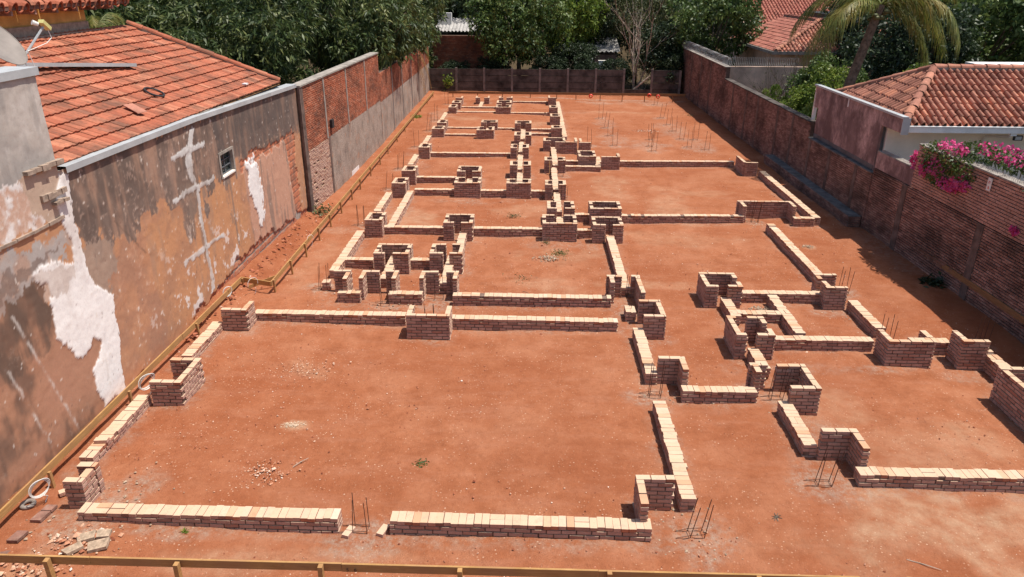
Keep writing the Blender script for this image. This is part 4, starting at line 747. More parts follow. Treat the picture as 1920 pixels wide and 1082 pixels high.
for k in range(5):
    y0 = 12.05+2.61*k; ya, yb = y0+.002, y0+2.608; za, zb = float(tz(ya)), float(tz(yb))
    mb.quad([(-8.16, ya, za+.045), (-7.84, ya, za+.035), (-7.84, yb, zb+.035), (-8.16, yb, zb+.045)]); mb.quad([(-7.84, ya, za+.035), (-7.84, ya, za-.075), (-7.84, yb, zb-.075), (-7.84, yb, zb+.035)])
wkid(mb, 'metal_coping', 'zinc', wall)
mb = MB(); mb.bar(-8.4, -7.86, 6.0, 11.97, 6.335, 6.365); mb.bar(-7.885, -7.86, 6.0, 11.97, 6.24, 6.336); wkid(mb, 'parapet_flashing', 'zinc', wall)
for (y0, y1, z, dz, dx) in ((11.05, 12.02, 4.84, .045, .09), (11.3, 11.95, 4.36, .05, .07), (11.55, 11.9, 4.22, .035, .11), (6.0, 11.75, 3.93, .03, .05)):
    mb = MB(); k = 5 if y1-y0 < 3 else 14; L = (y1-y0)/k
    for i in range(k): mb.box((-7.9+dx/2-.02, y0+L*(i+.5), z+rng.uniform(-.008, .008)), (dx/2+rng.uniform(-.01, .02), L*.515, dz*rng.uniform(.7, 1.1)), (Vector((1, 0, 0)), Vector((0, .995, .06*rng.uniform(-1, 1))), Vector((0, 0, 1))))
    wkid(mb, 'broken_ledge', 'mortar', wall)
# block behind the grey wall: flat white roof edge
mb = MB(); mb.bar(-12.5, -8.36, 4.5, 11.93, 4.2, 6.26); blk = mb.build('plastered_block', 'white_paint'); tag(blk, 'flat whitewashed roof top behind the grey wall at the left edge', 'building'); recenter(blk)

# ---------------------------------------------------------------- brick field walls
def courses(mb, p0, p1, z0, z1, out, m=0, ch=0.072, bl=0.225, dep=0.05, skip=0.0):
    """running bond standing 'dep' proud of the line p0-p1 towards 'out'"""
    dx, dy = p1[0]-p0[0], p1[1]-p0[1]; L = math.hypot(dx, dy); d = (dx/L, dy/L); n_ = (out[0], out[1]); k = 0; z = z0
    while z < z1-0.02:
        h = min(ch, z1-z); p = -bl*(0.5*(k % 2))-rng.uniform(0, .03)
        while p < L-0.01:
            a, b = max(0, p+.006), min(L, p+bl-.006)
            if b-a > .03 and rng.random() >= skip:
                s_ = (a+b)/2; pr_ = rng.gauss(0, .004)
                mb.box((p0[0]+d[0]*s_+n_[0]*(dep/2+pr_), p0[1]+d[1]*s_+n_[1]*(dep/2+pr_), z+h/2+rng.gauss(0, .002)), ((b-a)/2, dep/2, h/2-.010), (Vector((d[0], d[1], 0)), Vector((n_[0], n_[1], 0)), Vector((0, 0, 1))), m)
            p += bl
        z += ch; k += 1
# far part of the left boundary: red bricks above grey roughcast
n = NM('roughcast', 0.97, 0.04); f_ = n.noise(16, 5, .8); g_ = n.noise(1.5, 5, .7, n.mapped((1, .8, .8)))
c = n.ramp(f_, [(0.3, (0.20, 0.15, 0.115)), (0.5, (0.42, 0.33, 0.27)), (0.75, (0.56, 0.46, 0.38))]); c = n.mix(n.ramp(g_, [(.45, 0.), (.68, .7)]), c, (0.16, 0.12, 0.10))
c = n.mix(n.ramp(n.noise(2.6, 5, .75), [(.56, 0.), (.66, .7)]), c, (0.50, 0.24, 0.14)); n.color(c); n.bump(f_, 0.9, 0.04); M['roughcast'] = n.m
bw = thing('brick_wall', 'red brick wall on grey roughcast base, beyond the stained plaster wall on the left', 'wall', (-7.4, 30, 0))
def lx(y): return -7.55+.0243*(y-24.3)
YA, YB = 24.40, 36.2; dl = Vector((.0243, 1, 0)).normalized(); nl_ = (dl.y, -dl.x)
def lbar(mb, y0, y1, o0, o1, za, zb, m=0):
    """slab between y0,y1 whose faces stand o0..o1 proud of the wall line"""
    P = [(lx(y)+o, y, z) for z in (za, zb) for (y, o) in ((y0, o0), (y0, o1), (y1, o1), (y1, o0))]
    for q_ in ((3, 2, 1, 0), (4, 5, 6, 7), (0, 1, 5, 4), (1, 2, 6, 5), (2, 3, 7, 6), (3, 0, 4, 7)): mb.quad([P[i] for i in q_], m)
mb = MB(); lbar(mb, YA, YB, -.35, -.05, -.2, 4.33); kid(mb, 'wall_core', 'mortar_dark', bw)
mb = MB(); courses(mb, (lx(24.7)-.05, 24.7), (lx(YB)-.05, YB), 2.20, 4.38, nl_, dep=.045); kid(mb, 'upper_brickwork', 'brick_red', bw)
mb = MB(); lbar(mb, 27.2, YB-.02, -.05, -.004, -.2, 2.19); kid(mb, 'roughcast_base', 'roughcast', bw)
mb = MB(); courses(mb, (lx(24.7)-.05, 24.7), (lx(27.2)-.05, 27.2), -.1, 2.19, nl_, dep=.045, skip=.04); kid(mb, 'ragged_brickwork', 'brick_face', bw)
for y, w_, z0, z1, mt in ((24.55, .16, -.1, 4.38, 'column_dark'), (27.1, .07, 2.2, 4.37, 'concrete'), (30.2, .07, 2.2, 4.36, 'concrete'), (33.4, .07, 2.2, 4.36, 'concrete'), (27.3, .09, -.1, 2.2, 'column_dark')):
    mb = MB(); lbar(mb, y-w_, y+w_, -.06, .010, z0, z1); kid(mb, 'column', mt, bw)
mb = MB()
for k in range(5): lbar(mb, YA+2.36*k, YA+2.36*k+2.35, -.36, .035, 4.382+.002*(k % 2), 4.435+.003*(k % 2))
kid(mb, 'coping', 'concrete', bw)
mb = MB(); lbar(mb, 27.45, 27.72, .012, .10, 2.50, 2.80); kid(mb, 'meter_box', 'black_rubber', bw)
mb = MB(); lbar(mb, 30.0, 31.2, -.003, .004, -.1, .22); kid(mb, 'white_splash', 'white_paint', bw)
LX = -7.25
bw2 = thing('brick_wall', 'lower dark-topped brick and roughcast wall under the hanging mango branches', 'wall', (LX, 45, 0))
mb = MB(); mb.bar(LX-.25, LX-.05, 36.21, 54.3, -.2, 3.45); kid(mb, 'wall_core', 'mortar_dark', bw2)
mb = MB(); courses(mb, (LX-.05, 36.22), (LX-.05, 54.3), 2.1, 3.46, (1, 0), dep=.04); kid(mb, 'upper_brickwork', 'brick_red', bw2)
mb = MB(); mb.bar(LX-.05, LX-.008, 36.22, 54.3, -.2, 2.09); kid(mb, 'roughcast_base', 'roughcast', bw2)
for y in (39.5, 42.6, 46.0, 49.0, 52.0): mb = MB(); mb.bar(LX-.06, LX+.008, y-.08, y+.08, -.2, 3.44); kid(mb, 'column', 'concrete_post', bw2)
# precast concrete fence at the back
fn = thing('concrete_fence', 'dark grey precast concrete fence of slabs between posts across the far end', 'fence', (1.6, 54, 0))
px_ = [-7.28+1.985*k for k in range(10)]
for k, x in enumerate(px_):
    mb = MB(); mb.bar(x-.075, x+.075, 53.93, 54.07, -.3, 1.83 if k != 9 else 1.75); kid(mb, 'post', 'concrete_post', fn)
for k in range(9):
    mb = MB(); ns = 1 if k == 7 else 4
    for i in range(ns):
        z0 = -.02+.445*i; mb.bar(px_[k]+.078, px_[k+1]-.078, 53.985, 54.025, z0+.012, z0+.435); mb.bar(px_[k]+.08, px_[k+1]-.08, 53.97, 54.03, z0+.405, z0+.434)
    kid(mb, 'slab_panel', 'concrete_dark', fn)
# right boundary, four stretches
def rwall(label, x0, y0, x1, y1, zt, cols, cop, mt='brick_old', rail_z=None, colw=.11, lab=None):
    t = thing('brick_wall', label, 'wall', (x0, (y0+y1)/2, 0), 'brick walls along the right side')
    mb = MB(); a, b = Vector((x0+.16, y0, (zt-.2)/2)), Vector((x1+.16, y1, (zt-.2)/2)); mb.beam(a, b, .20, zt+.2); kid(mb, 'wall_core', 'mortar_dark', t)
    mb = MB(); courses(mb, (x0+.06, y0), (x1+.06, y1), -.15, zt-.002, (-1, 0), dep=.06); kid(mb, 'brickwork', mt, t)
    for y in cols:
        x = x0+(x1-x0)*(y-y0)/(y1-y0); mb = MB(); mb.bar(x-.015+.0, x+.08, y-colw, y+colw, -.2, zt-.01); kid(mb, 'column', 'column_dark', t)
    if cop:
        mb = MB(); L = y1-y0; k = max(1, round(L/2.4))
        for i in range(k):
            ya, yb = y0+L*i/k, y0+L*(i+1)/k; xa = x0+(x1-x0)*i/k; mb.bar(xa-.04, xa+.30, ya+.004, yb-.004, zt+.002+.003*(i % 2), zt+.045+.003*(i % 2))
        kid(mb, 'coping', cop, t)
    return t
w_far = rwall('tallest far stretch of the right brick wall, carrying the razor wire coil', 10.98, 43.2, 10.95, 55.5, 3.12, (46.6, 49.3, 52.2), 'concrete')
w_mid = rwall('middle stretch of the right brick wall, dark stained under its broken pale coping', 11.12, 29.7, 11.0, 43.18, 2.48, (31.6, 33.6, 36.6, 38.6, 41.2), 'concrete_dark')
w_near = rwall('brick wall stretch below the pink stained parapet on the right', 11.22, 23.9, 11.12, 29.68, 1.86, (25.1, 27.4, 29.4), 'cement_ledge')
w_end = rwall('nearest stretch of the right brick wall, with a paler newer brick band on top', 11.62, 9.0, 11.24, 23.88, 2.06, (21.8, 17.95, 15.0, 12.0), None, colw=.15)
mb = MB(); courses(mb, (11.685, 9.0), (11.365, 21.5), 2.07, 3.30, (-1, 0), dep=.07, ch=.078, bl=.24); mb2 = MB(); mb2.beam((11.785, 9.0, 2.68), (11.465, 21.5, 2.68), .18, 1.21); kid(mb2, 'band_core', 'mortar', w_end)
kid(mb, 'newer_brick_band', 'brick_pale', w_end)
mb = MB()
for i in range(10): ya = 9.0+1.25*i; xa = 11.60-.0256*(ya+.62-9); mb.bar(xa-.02, xa+.26, ya+.006, ya+1.244, 3.305+.002*(i % 2), 3.345+.003*(i % 2))
mb.beam((11.44, 21.55, 2.615), (11.36, 23.86, 2.615), .24, .035)
kid(mb, 'coping', 'concrete', w_end)
mb = MB()
y = 9.0
while y < 23.6:
    x = 11.70-.0256*(y-9); zs_ = 3.345 if y < 21.5 else 2.63
    for dx in (-.04, 0.04): mb.tube([(x+dx, y, zs_), (x+dx*2.6, y+rng.uniform(-.02, .02), zs_+.11)], [.006, .001], 3, cap=False)
    y += .07
kid(mb, 'spike_strip', 'wire', w_end)
n = NM('streaked_plaster', .95, .06); s_ = n.noise(1.1, 6, .72, n.mapped((1, 1.0, .62)), .3); f_ = n.noise(14, 5, .8); b_ = n.noise(.9, 4, .7)
c = n.ramp(f_, [(.3, (0.46, 0.29, 0.26)), (.7, (0.66, 0.46, 0.42))]); c = n.mix(n.ramp(s_, [(.38, 0.), (.60, .88)]), c, (0.13, 0.085, 0.08)); c = n.mix(n.ramp(b_, [(.42, 0.), (.58, .75)]), c, (.16, .10, .095)); n.color(c); n.bump(f_, .5, .02); M['streaked_plaster'] = n.m
mb = MB(); mb.beam((11.405, 21.53, 2.335), (11.345, 23.87, 2.335), .19, .52); kid(mb, 'stained_plaster_band', 'streaked_plaster', w_end)
# white tag plates
for (x, y, z, hh, lab) in ((11.375, 18.0, 3.06, .16, 'small white and pink warning plate high on the near right brick wall'), ):
    t = thing('warning_plate', lab, 'sign', (x-.01, y, z)); mb = MB(); mb.box((0, 0, 0), (.006, .085, hh)); mb.build('plate', 'white_plastic', t)
    mb = MB(); mb.ring((-.008, 0, .05), .028, .007, (Vector((0, 1, 0)), Vector((0, 0, 1))), 10, 4, a0=-1.2, a1=3.6); mb.tube([(-.008, -.03, -.10), (-.008, 0, -.05), (-.008, .03, -.10), (-.008, -.03, -.10)], .007, 4); mb.build('marking', 'red_plastic', t)
# cement topped footing along the wall
mb, m2 = MB(), MB(); mb.beam((10.98, 24.0, .17), (10.90, 33.4, .17), .40, .40); courses(m2, (10.79, 24.0), (10.71, 33.4), -.05, .36, (-1, 0), dep=.03); courses(m2, (10.79, 23.995), (11.17, 23.995), -.05, .36, (0, -1), dep=.03)
lt = thing('wall_footing', 'long low brick footing with grey cement top along the right wall, in shade', 'footing', (10.9, 28, 0)); kid(mb, 'cement_top', 'cement_ledge', lt); kid(m2, 'brick_side', 'brick_old', lt)
# razor wire
rw = thing('razor_wire', 'grey coil of razor wire along the tallest far brick wall and round its corner', 'razor wire', (11.1, 46, 3.2))
def coil(name, a, b, r, pitch, parent):
    a, b = Vector(a), Vector(b); d = b-a; L = d.length; d.normalize(); u = Vector((0, 0, 1)); v = d.cross(u).normalized(); k = int(L/pitch*14); pts = []
    for i in range(k+1):
        t = 2*math.pi*i/14; pts.append(a+d*(L*i/k)+(u*math.sin(t)+v*math.cos(t))*r)
    mb = MB(); mb.tube(pts, .008, 3)
    for i in range(0, k, 2):
        p = pts[i]; mb.quad([p+Vector((0, 0, .012)), p+d*.02, p-Vector((0, 0, .012)), p-d*.02])
    kid(mb, name, 'wire', parent)
coil('wire_coil', (11.1, 43.4, 3.42), (11.1, 56.0, 3.42), .24, .20, rw)
coil('wire_coil', (11.3, 44.3, 3.35), (15.4, 44.5, 3.30), .24, .13, rw)
mb = MB(); mb.bar(11.16, 22.0, 44.4, 44.6, -.2, 3.05); sw = mb.build('garden_wall', 'beige_plaster'); tag(sw, 'bare beige plaster garden wall running right from the razor wire corner', 'wall'); recenter(sw)

# ---------------------------------------------------------------- tiled roofs
def tiled(name, mat, parent, O, U, V, lu, lv, tw, tl, prof, cuts=(), jit=.006, lip=.022, step=.035):
    O, U, V = Vector(O), Vector(U).normalized(), Vector(V).normalized(); N = U.cross(V).normalized()
    if N.z < 0: N = -N
    vs, fs = [], []
    nu, nv = int(lu/tw)+1, int(lv/tl)+1
    for j in range(nv):
        for i in range(nu):
            du = rng.gauss(0, jit); dv = rng.gauss(0, jit*1.2); dn = rng.gauss(0, jit*.7); tw_ = rng.gauss(0, jit*.6)
            b = len(vs); k = len(prof)
            for (e, vv, hh) in ((0, j*tl+dv, step), (1, (j+1.06)*tl+dv, 0.0)):
                for (pu, ph) in prof: vs.append(O+U*(i*tw+pu*tw*1.0+du)+V*vv+N*(ph+hh+dn+tw_*(pu-.5)))
            for (pu, ph) in prof: vs.append(O+U*(i*tw+pu*tw+du)+V*(j*tl+dv+.004)+N*(ph+step-lip+dn))
            for q_ in range(k-1):
                fs.append((b+q_, b+q_+1, b+k+q_+1, b+k+q_)); fs.append((b+2*k+q_, b+2*k+q_+1, b+q_+1, b+q_))
    me = bpy.data.meshes.new(name); me.from_pydata([tuple(v) for v in vs], [], fs); me.materials.append(M[mat])
    if cuts:
        bm = bmesh.new(); bm.from_mesh(me)
        for (p, n_) in cuts:
            bmesh.ops.bisect_plane(bm, geom=bm.verts[:]+bm.edges[:]+bm.faces[:], plane_co=Vector(p), plane_no=Vector(n_), clear_outer=True)
        bm.to_mesh(me); bm.free()
    o = put(name, me, parent)
    if parent is not None: o.location = -parent.location
    return o
def ridge(name, mat, parent, a, b, r=.11, tl=.38, m2='mortar'):
    a, b = Vector(a), Vector(b); d = b-a; L = d.length; d.normalize(); s_ = Vector((0, 0, 1)).cross(d).normalized(); u = d.cross(s_); mb = MB()
    k = max(1, int(L/tl))
    for i in range(k):
        base = len(mb.v); r0, r1 = r*rng.uniform(1.05, 1.15), r*.88; off = rng.gauss(0, .008)
        for (t, rr) in ((i*L/k, r0), ((i+1.08)*L/k, r1)):
            for q_ in range(7):
                an = math.pi*q_/6; mb.v.append(tuple(a+d*t+s_*(rr*math.cos(an)+off)+u*(rr*.8*math.sin(an)+.01)))
        for q_ in range(6): mb.f.append((base+q_, base+q_+1, base+8+q_, base+7+q_)); mb.mi.append(0)
    mb.box((a+b)/2-u*.03, (L/2, r*.8, .05), (d, s_, u), 1)
    return kid(mb, name, [mat, m2], parent)
ROM = [(0, .0), (.08, .012), (.18, .017), (.30, .017), (.42, .010), (.5, .003), (.75, .0), (1.0, .001)]
BAR = [(0, -.02), (.05, .04), (.14, .074), (.28, .09), (.42, .074), (.51, .04), (.56, -.02), (.66, -.04), (.78, -.046), (.9, -.04), (1.0, -.022)]
BIG = [(u_, h_*1.7) for u_, h_ in BAR]
# left house: orange roof running down to the stained wall
sl_ = .45; z0 = 4.66; x0 = -8.15; ru = Vector((.031, 1, 0)).normalized(); rv = Vector((-1, .031, 0)).normalized()
E_ = Vector((-7.81, 23.39, 0)); A_ = Vector((-11.61, 22.13, 0))
def rp_(y, d, dz=0.0):
    '''point on the left roof: y along the eave, d metres up from it in plan'''
    p = Vector((x0+.031*(y-12), y, z0))+rv*d; p.z = z0+sl_*d+dz; return p
lh = thing('tiled_house', 'house with a big orange tiled roof behind the stained left wall', 'house', (-11, 16, 0))
cutn = Vector((0, 1, 0)); hipd = A_-E_; hn = Vector((-hipd.y, hipd.x, 0)).normalized()
if hn.y < 0: hn = -hn
lv = math.hypot(3.85, 3.85*sl_)
tiled('roof', 'tile_orange', lh, rp_(6, 0), ru, (rv.x, rv.y, sl_), 19.5, lv, .205, .325, ROM, [(E_, hn)], .004, .034, .042)
ridge('hip_tiles', 'tile_orange', lh, rp_(23.39, .02, .05), rp_(22.13, 3.83, .06))
mb = MB(); mb.quad([rp_(23.39, 0, -.02), rp_(22.13, 3.8, -.02), (-14.5, 26.0, z0+.1)]); kid(mb, 'roof_end', 'tile_orange', lh)
mb = MB(); mb.quad([rp_(6, 0, -.04), rp_(23.35, 0, -.04), rp_(22.1, 3.85, -.04), rp_(6, 3.85, -.04)]); kid(mb, 'roof_underlay', 'timber_old', lh)
mb = MB(); mb.bar(-17.5, -11.8, 11.5, 20.4, 3.0, 7.05); ww = kid(mb, 'upper_wall', 'yellow_plaster', lh)
mb = MB(); mb.bar(-11.86, -11.62, 11.5, 20.9, 6.30, 6.38); mb.bar(-11.795, -11.76, 11.5, 20.42, 6.3, 6.60); kid(mb, 'wall_flashing', 'mortar', lh)
tiled('upper_roof', 'tile_orange', lh, (-11.35, 10.5, 6.98), (0, 1, 0), (-1, 0, .40), 11.9, 3.4, .42, .44, BIG, [((0, 22.0, 0), (0, 1, 0))], .012, .03, .04)
ridge('verge_tiles', 'tile_orange', lh, (-11.5, 10.8, 7.06), (-11.5, 22.0, 7.08), .16, .55, 'brick_old')
for i in range(13): mb = MB(); mb.box((-11.62, 11.0+.84*i, 6.93), (.24, .035, .05)); kid(mb, 'rafter_end', 'brick_old', lh)
# things lying on that roof
def roofz(x, y=17.0): return rp_(y, (x0+.031*(y-12)-x)).z
mb = MB(); u = Vector((-1, 0, sl_)).normalized(); c0 = Vector((-8.94, 17.68, roofz(-8.94)+.08)); mb.ring(c0, .22, .022, (Vector((0, 1, 0)), u), 24, 6); o = mb.build('rubber_ring', 'black_rubber'); recenter(o); tag(o, 'black rubber ring lying on the orange roof', 'rubber ring')
mb = MB(); mb.box((-8.62, 16.08, roofz(-8.62)+.10), (.20, .13, .012), (Vector((-.85, .3, .35)).normalized(), Vector((.33, .94, 0)).normalized(), Vector((-.35, .12, .92)).normalized())); o = mb.build('broken_tile', 'tile_weathered'); recenter(o); tag(o, 'broken tile lying loose on the orange roof near the wall', 'roof tile')
mb = MB(); mb.box((-8.17, 21.45, roofz(-8.17, 21.4)+.07), (.06, .09, .02)); o = mb.build('paper_scrap', 'white_paint'); recenter(o); tag(o, 'small white scrap on the orange roof near its far end', 'scrap')
mb = MB(); a, b = Vector((-10.65, 15.7, roofz(-10.65)+.10)), Vector((-9.93, 18.79, roofz(-9.93)+.10)); mb.beam(a, b, .20, .02); mb.beam(a+Vector((.1, 0, .03)), b+Vector((.1, 0, .03)), .02, .08); mb.beam(a+Vector((-.1, 0, .03)), b+Vector((-.1, 0, .03)), .02, .08)
o = mb.build('metal_channel', 'zinc'); recenter(o); tag(o, 'long grey metal channel lying across the orange roof', 'gutter')
# satellite dish
ds = thing('satellite_dish', 'grey satellite dish with yellow receiver above the orange roof, cut by the left edge', 'satellite dish', (-9.25, 13.3, roofz(-9.25)))
nrm = Vector((.78, .05, .62)).normalized(); a_ = nrm.orthogonal().normalized(); b_ = nrm.cross(a_); ctr = Vector((-9.2, 13.03, 6.62)); mb = MB(); ri_ = []
for k in range(6):
    rr = .50*k/5; base = len(mb.v)
    for q_ in range(28):
        t = 2*math.pi*q_/28; mb.v.append(tuple(ctr+a_*rr*math.cos(t)+b_*rr*math.sin(t)+nrm*(.30*rr*rr)))
    if k:
        for q_ in range(28): mb.f.append((base-28+q_, base-28+(q_+1) % 28, base+(q_+1) % 28, base+q_)); mb.mi.append(0)
mb.ring(ctr+nrm*.075, .50, .008, (a_, b_), 28, 5); kid(mb, 'reflector', 'dish_paint', ds, True)
mb = MB(); low = Vector((-9.16, 13.62, 6.34)); head = Vector((-8.98, 14.10, 6.83)); mb.tube([low, head], .022, 6); mb.tube([(-9.25, 13.3, roofz(-9.25)-.05), (-9.5, 13.1, 6.5), ctr], .025, 6); kid(mb, 'arm', 'zinc', ds)
mb = MB(); hd = (ctr+nrm*.5-head).normalized(); mb.box(head+Vector((0, .06, .03)), (.05, .12, .035), (Vector((1, 0, 0)), Vector((0, .8, -.6)), Vector((0, .6, .8)))); rc = kid(mb, 'receiver', 'yellow_plastic', ds)
mb = MB(); mb.tube([head+Vector((-.02, -.10, .05)), head+Vector((-.08, -.17, .09))], [.035, .045], 10); mb.build('horn', 'white_plastic', rc)
mb = MB(); mb.tube([head+Vector((.0, .12, -.05)), head+Vector((.02, .14, -.20)), head+Vector((0, .0, -.28)), low+Vector((.05, .08, .1)), low+Vector((.1, .1, -.2))], .008, 5); kid(mb, 'cable', 'white_plastic', ds)

# right house with hip roof
A = Vector((13.45, 25.8, 4.95)); C1 = Vector((11.40, 22.9, 3.62)); C2 = Vector((11.45, 28.7, 3.70)); RX = 24.0; RE = Vector((RX, 25.8, 4.95)); C3 = Vector((RX, 22.9, 3.62))
rh = thing('tiled_house', 'cream house with weathered red hip roof and white gutter beyond the right brick wall', 'house', (14, 25, 0))
def planecut(a, b, inside):
    d = (b-a); n_ = Vector((-d.y, d.x, 0)).normalized()
    if (inside-a).dot(n_) > 0: n_ = -n_
    return (a, n_)
inF = Vector((18, 23.5, 0)); inL = Vector((11.9, 25.8, 0))
Vf = (Vector((A.x, A.y, A.z))-Vector((A.x, C1.y, C1.z))).normalized()
tiled('roof', 'tile_weathered', rh, C1-Vector((.1, 0, 0)), (1, 0, 0), Vf, RX-C1.x, 3.25, .215, .36, BAR, [planecut(C1, A, inF), ((0, 25.82, 0), (0, 1, 0))], .006, .03, .032)
Ul = (C2-C1).normalized(); Nl = (C2-C1).cross(A-C1); Vl = Nl.cross(Ul).normalized(); Vl = Vl if Vl.z > 0 else -Vl
tiled('roof_slope', 'tile_weathered', rh, C1, Ul, Vl, (C2-C1).length, 2.6, .215, .36, BAR, [planecut(C1, A, inL), planecut(A, C2, inL)], .006, .03, .032)
mb = MB(); mb.quad([C1, C3, RE, A]); mb.quad([C2, C1, A]); mb.quad([C2, A, RE, (RX, 28.7, 3.7)]); 
for i in range(len(mb.v)): mb.v[i] = (mb.v[i][0], mb.v[i][1], mb.v[i][2]-.07)
kid(mb, 'roof_underlay', 'tile_weathered', rh)
ridge('hip_tiles', 'tile_weathered', rh, C1+Vector((.05, .05, .06)), A+Vector((0, 0, .06)), .13, .42); ridge('hip_tiles', 'tile_weathered', rh, C2+Vector((0, 0, .06)), A+Vector((0, 0, .07)), .13, .42); ridge('ridge_tiles', 'tile_weathered', rh, A+Vector((0, 0, .07)), RE+Vector((0, 0, .07)), .13, .42, 'concrete')
mb = MB(); mb.bar(11.35, RX, 22.74, 22.90, 3.42, 3.60); mb.bar(11.35, RX, 22.72, 22.75, 3.585, 3.615); kid(mb, 'gutter', 'white_paint', rh)
mb = MB(); mb.bar(11.52, RX, 24.05, 28.6, -.2, 3.42); kid(mb, 'wall', 'cream_paint', rh)
mb = MB(); mb.bar(11.52, RX, 22.91, 24.045, 3.38, 3.42); kid(mb, 'soffit', 'cream_paint', rh)
mb = MB(); mb.tube([(14.72, 22.86, 3.42), (14.72, 22.90, 3.30), (14.60, 23.9, 3.12), (14.60, 23.98, 3.0), (14.60, 23.98, 0)], .045, 8); mb.box((14.72, 22.84, 3.40), (.09, .07, .06)); kid(mb, 'drain_pipe', 'white_paint', rh)
fl = thing('floodlight', 'small dark floodlight under the white gutter at the right edge', 'floodlight', (14.98, 22.95, 3.25)); mb = MB(); mb.box((0, 0, 0), (.13, .035, .075)); mb.box((0, .07, .06), (.02, .05, .015)); mb.build('housing', 'black_rubber', fl); mb = MB(); mb.box((0, -.038, 0), (.095, .003, .05)); mb.build('lens', 'zinc', fl)
# pink stained parapet
pp = thing('parapet_wall', 'pink streaked parapet with metal cap hiding the side of the hip roofed house', 'wall', (11.3, 26.5, 1.9))
mb = MB(); mb.bar(11.30, 11.39, 24.10, 29.62, 1.92, 3.86); mb.bar(11.30, 11.39, 29.62, 30.15, 3.05, 3.86); mb.bar(11.30, 11.39, 22.72, 24.10, 3.40, 3.86); kid(mb, 'render', 'streaked_plaster', pp)
mb = MB(); mb.bar(11.26, 11.43, 22.68, 30.2, 3.862, 3.90); mb.bar(11.25, 11.262, 22.68, 30.2, 3.83, 3.898); mb.bar(11.27, 11.50, 22.69, 22.715, 3.36, 3.86); kid(mb, 'metal_cap', 'zinc', pp)
mb = MB(); mb.box((11.29, 26.86, 3.70), (.006, .035, .16)); kid(mb, 'tag_plate', 'white_paint', pp)
mb = MB(); mb.bar(11.285, 11.298, 24.12, 29.6, 1.925, 2.08); kid(mb, 'dark_skirt', 'zinc_dark', pp)
mb = MB(); mb.bar(11.34, 11.46, 24.12, 24.22, 1.95, 3.39); kid(mb, 'corner_trim', 'zinc_dark', pp)
mb = MB(); mb.beam((11.36, 30.1, 2.4), (11.36, 30.1, 3.6), .12, .12); pl = mb.build('post', 'cream_paint'); recenter(pl); tag(pl, 'short pale post beside the far end of the pink parapet', 'post')
# houses beyond
E0 = Vector((15.6, 49.5, 3.45)); E1 = Vector((15.4, 61, 3.45)); E2 = Vector((32, 49.5, 3.45)); AP = Vector((19.6, 53.8, 5.1)); AR = Vector((32, 53.8, 5.1)); AB = Vector((19.6, 61, 5.1))
bh = thing('tiled_house', 'beige house with a wide faded red roof behind the garden trees at upper right', 'house', (20, 54, 0))
V1 = (Vector((AP.x, AP.y, AP.z))-Vector((AP.x, E0.y, E0.z))).normalized(); V2 = (Vector((AP.x, AP.y, AP.z))-Vector((E0.x, AP.y, E0.z))).normalized()
tiled('roof', 'tile_weathered', bh, E0, (1, 0, 0), V1, 17, 4.6, .26, .40, BAR, [planecut(E0, AP, Vector((25, 50, 0))), ((0, 53.82, 0), (0, 1, 0))], .008, .03, .03)
tiled('roof_slope', 'tile_pink', bh, E0, (0, 1, 0), V2, 11.6, 4.3, .30, .40, ROM, [planecut(E0, AP, Vector((16, 58, 0))), ((19.62, 0, 0), (1, 0, 0))], .008, .03, .03)
ridge('hip_tiles', 'tile_weathered', bh, E0+Vector((0, 0, .06)), AP+Vector((0, 0, .06)), .15, .45); ridge('ridge_tiles', 'tile_weathered', bh, AP+Vector((0, 0, .06)), AR+Vector((0, 0, .06)), .15, .45); ridge('ridge_tiles', 'tile_pink', bh, AP+Vector((0, 0, .06)), AB+Vector((0, 0, .06)), .15, .45)
mb = MB(); mb.bar(16.2, 31, 50.3, 61, -.2, 3.3); kid(mb, 'wall', 'beige_plaster', bh)
mb = MB(); mb.bar(15.5, 32, 49.40, 49.49, 3.28, 3.46); mb.bar(15.42, 15.5, 49.4, 61, 3.28, 3.46); mb.bar(15.5, 32, 49.49, 50.3, 3.27, 3.30); kid(mb, 'fascia', 'concrete', bh)
b2 = thing('tiled_house', 'farther house with a faded red roof and dark slot, at the top right', 'house', (26, 68, 0))
tiled('roof', 'tile_pink', b2, (18, 64, 4.3), (1, 0, 0), (0, 1, .40), 16, 5.5, .28, .42, BAR, (), .008, .03, .03)
mb = MB(); mb.bar(18.4, 33.6, 64.6, 74, -.2, 4.2); kid(mb, 'wall', 'beige_plaster', b2)
mb = MB(); mb.bar(22, 30, 58.5, 63.9, 4.4, 5.3); mb.bar(21.9, 30.1, 58.4, 64.0, 5.302, 5.36); tk = mb.build('roof_box', 'black_rubber'); recenter(tk); tag(tk, 'long dark flat box on the roofs at upper right', 'roof box')
mb = MB(); mb.bar(21.3, 24, 35.5, 37.5, 0, 3.95); mb.bar(21.1, 24.2, 35.3, 37.7, 3.952, 4.06); wt = mb.build('flat_roof_block', 'white_paint'); recenter(wt); tag(wt, 'white flat roof slab beyond the ridge at the right edge', 'building')
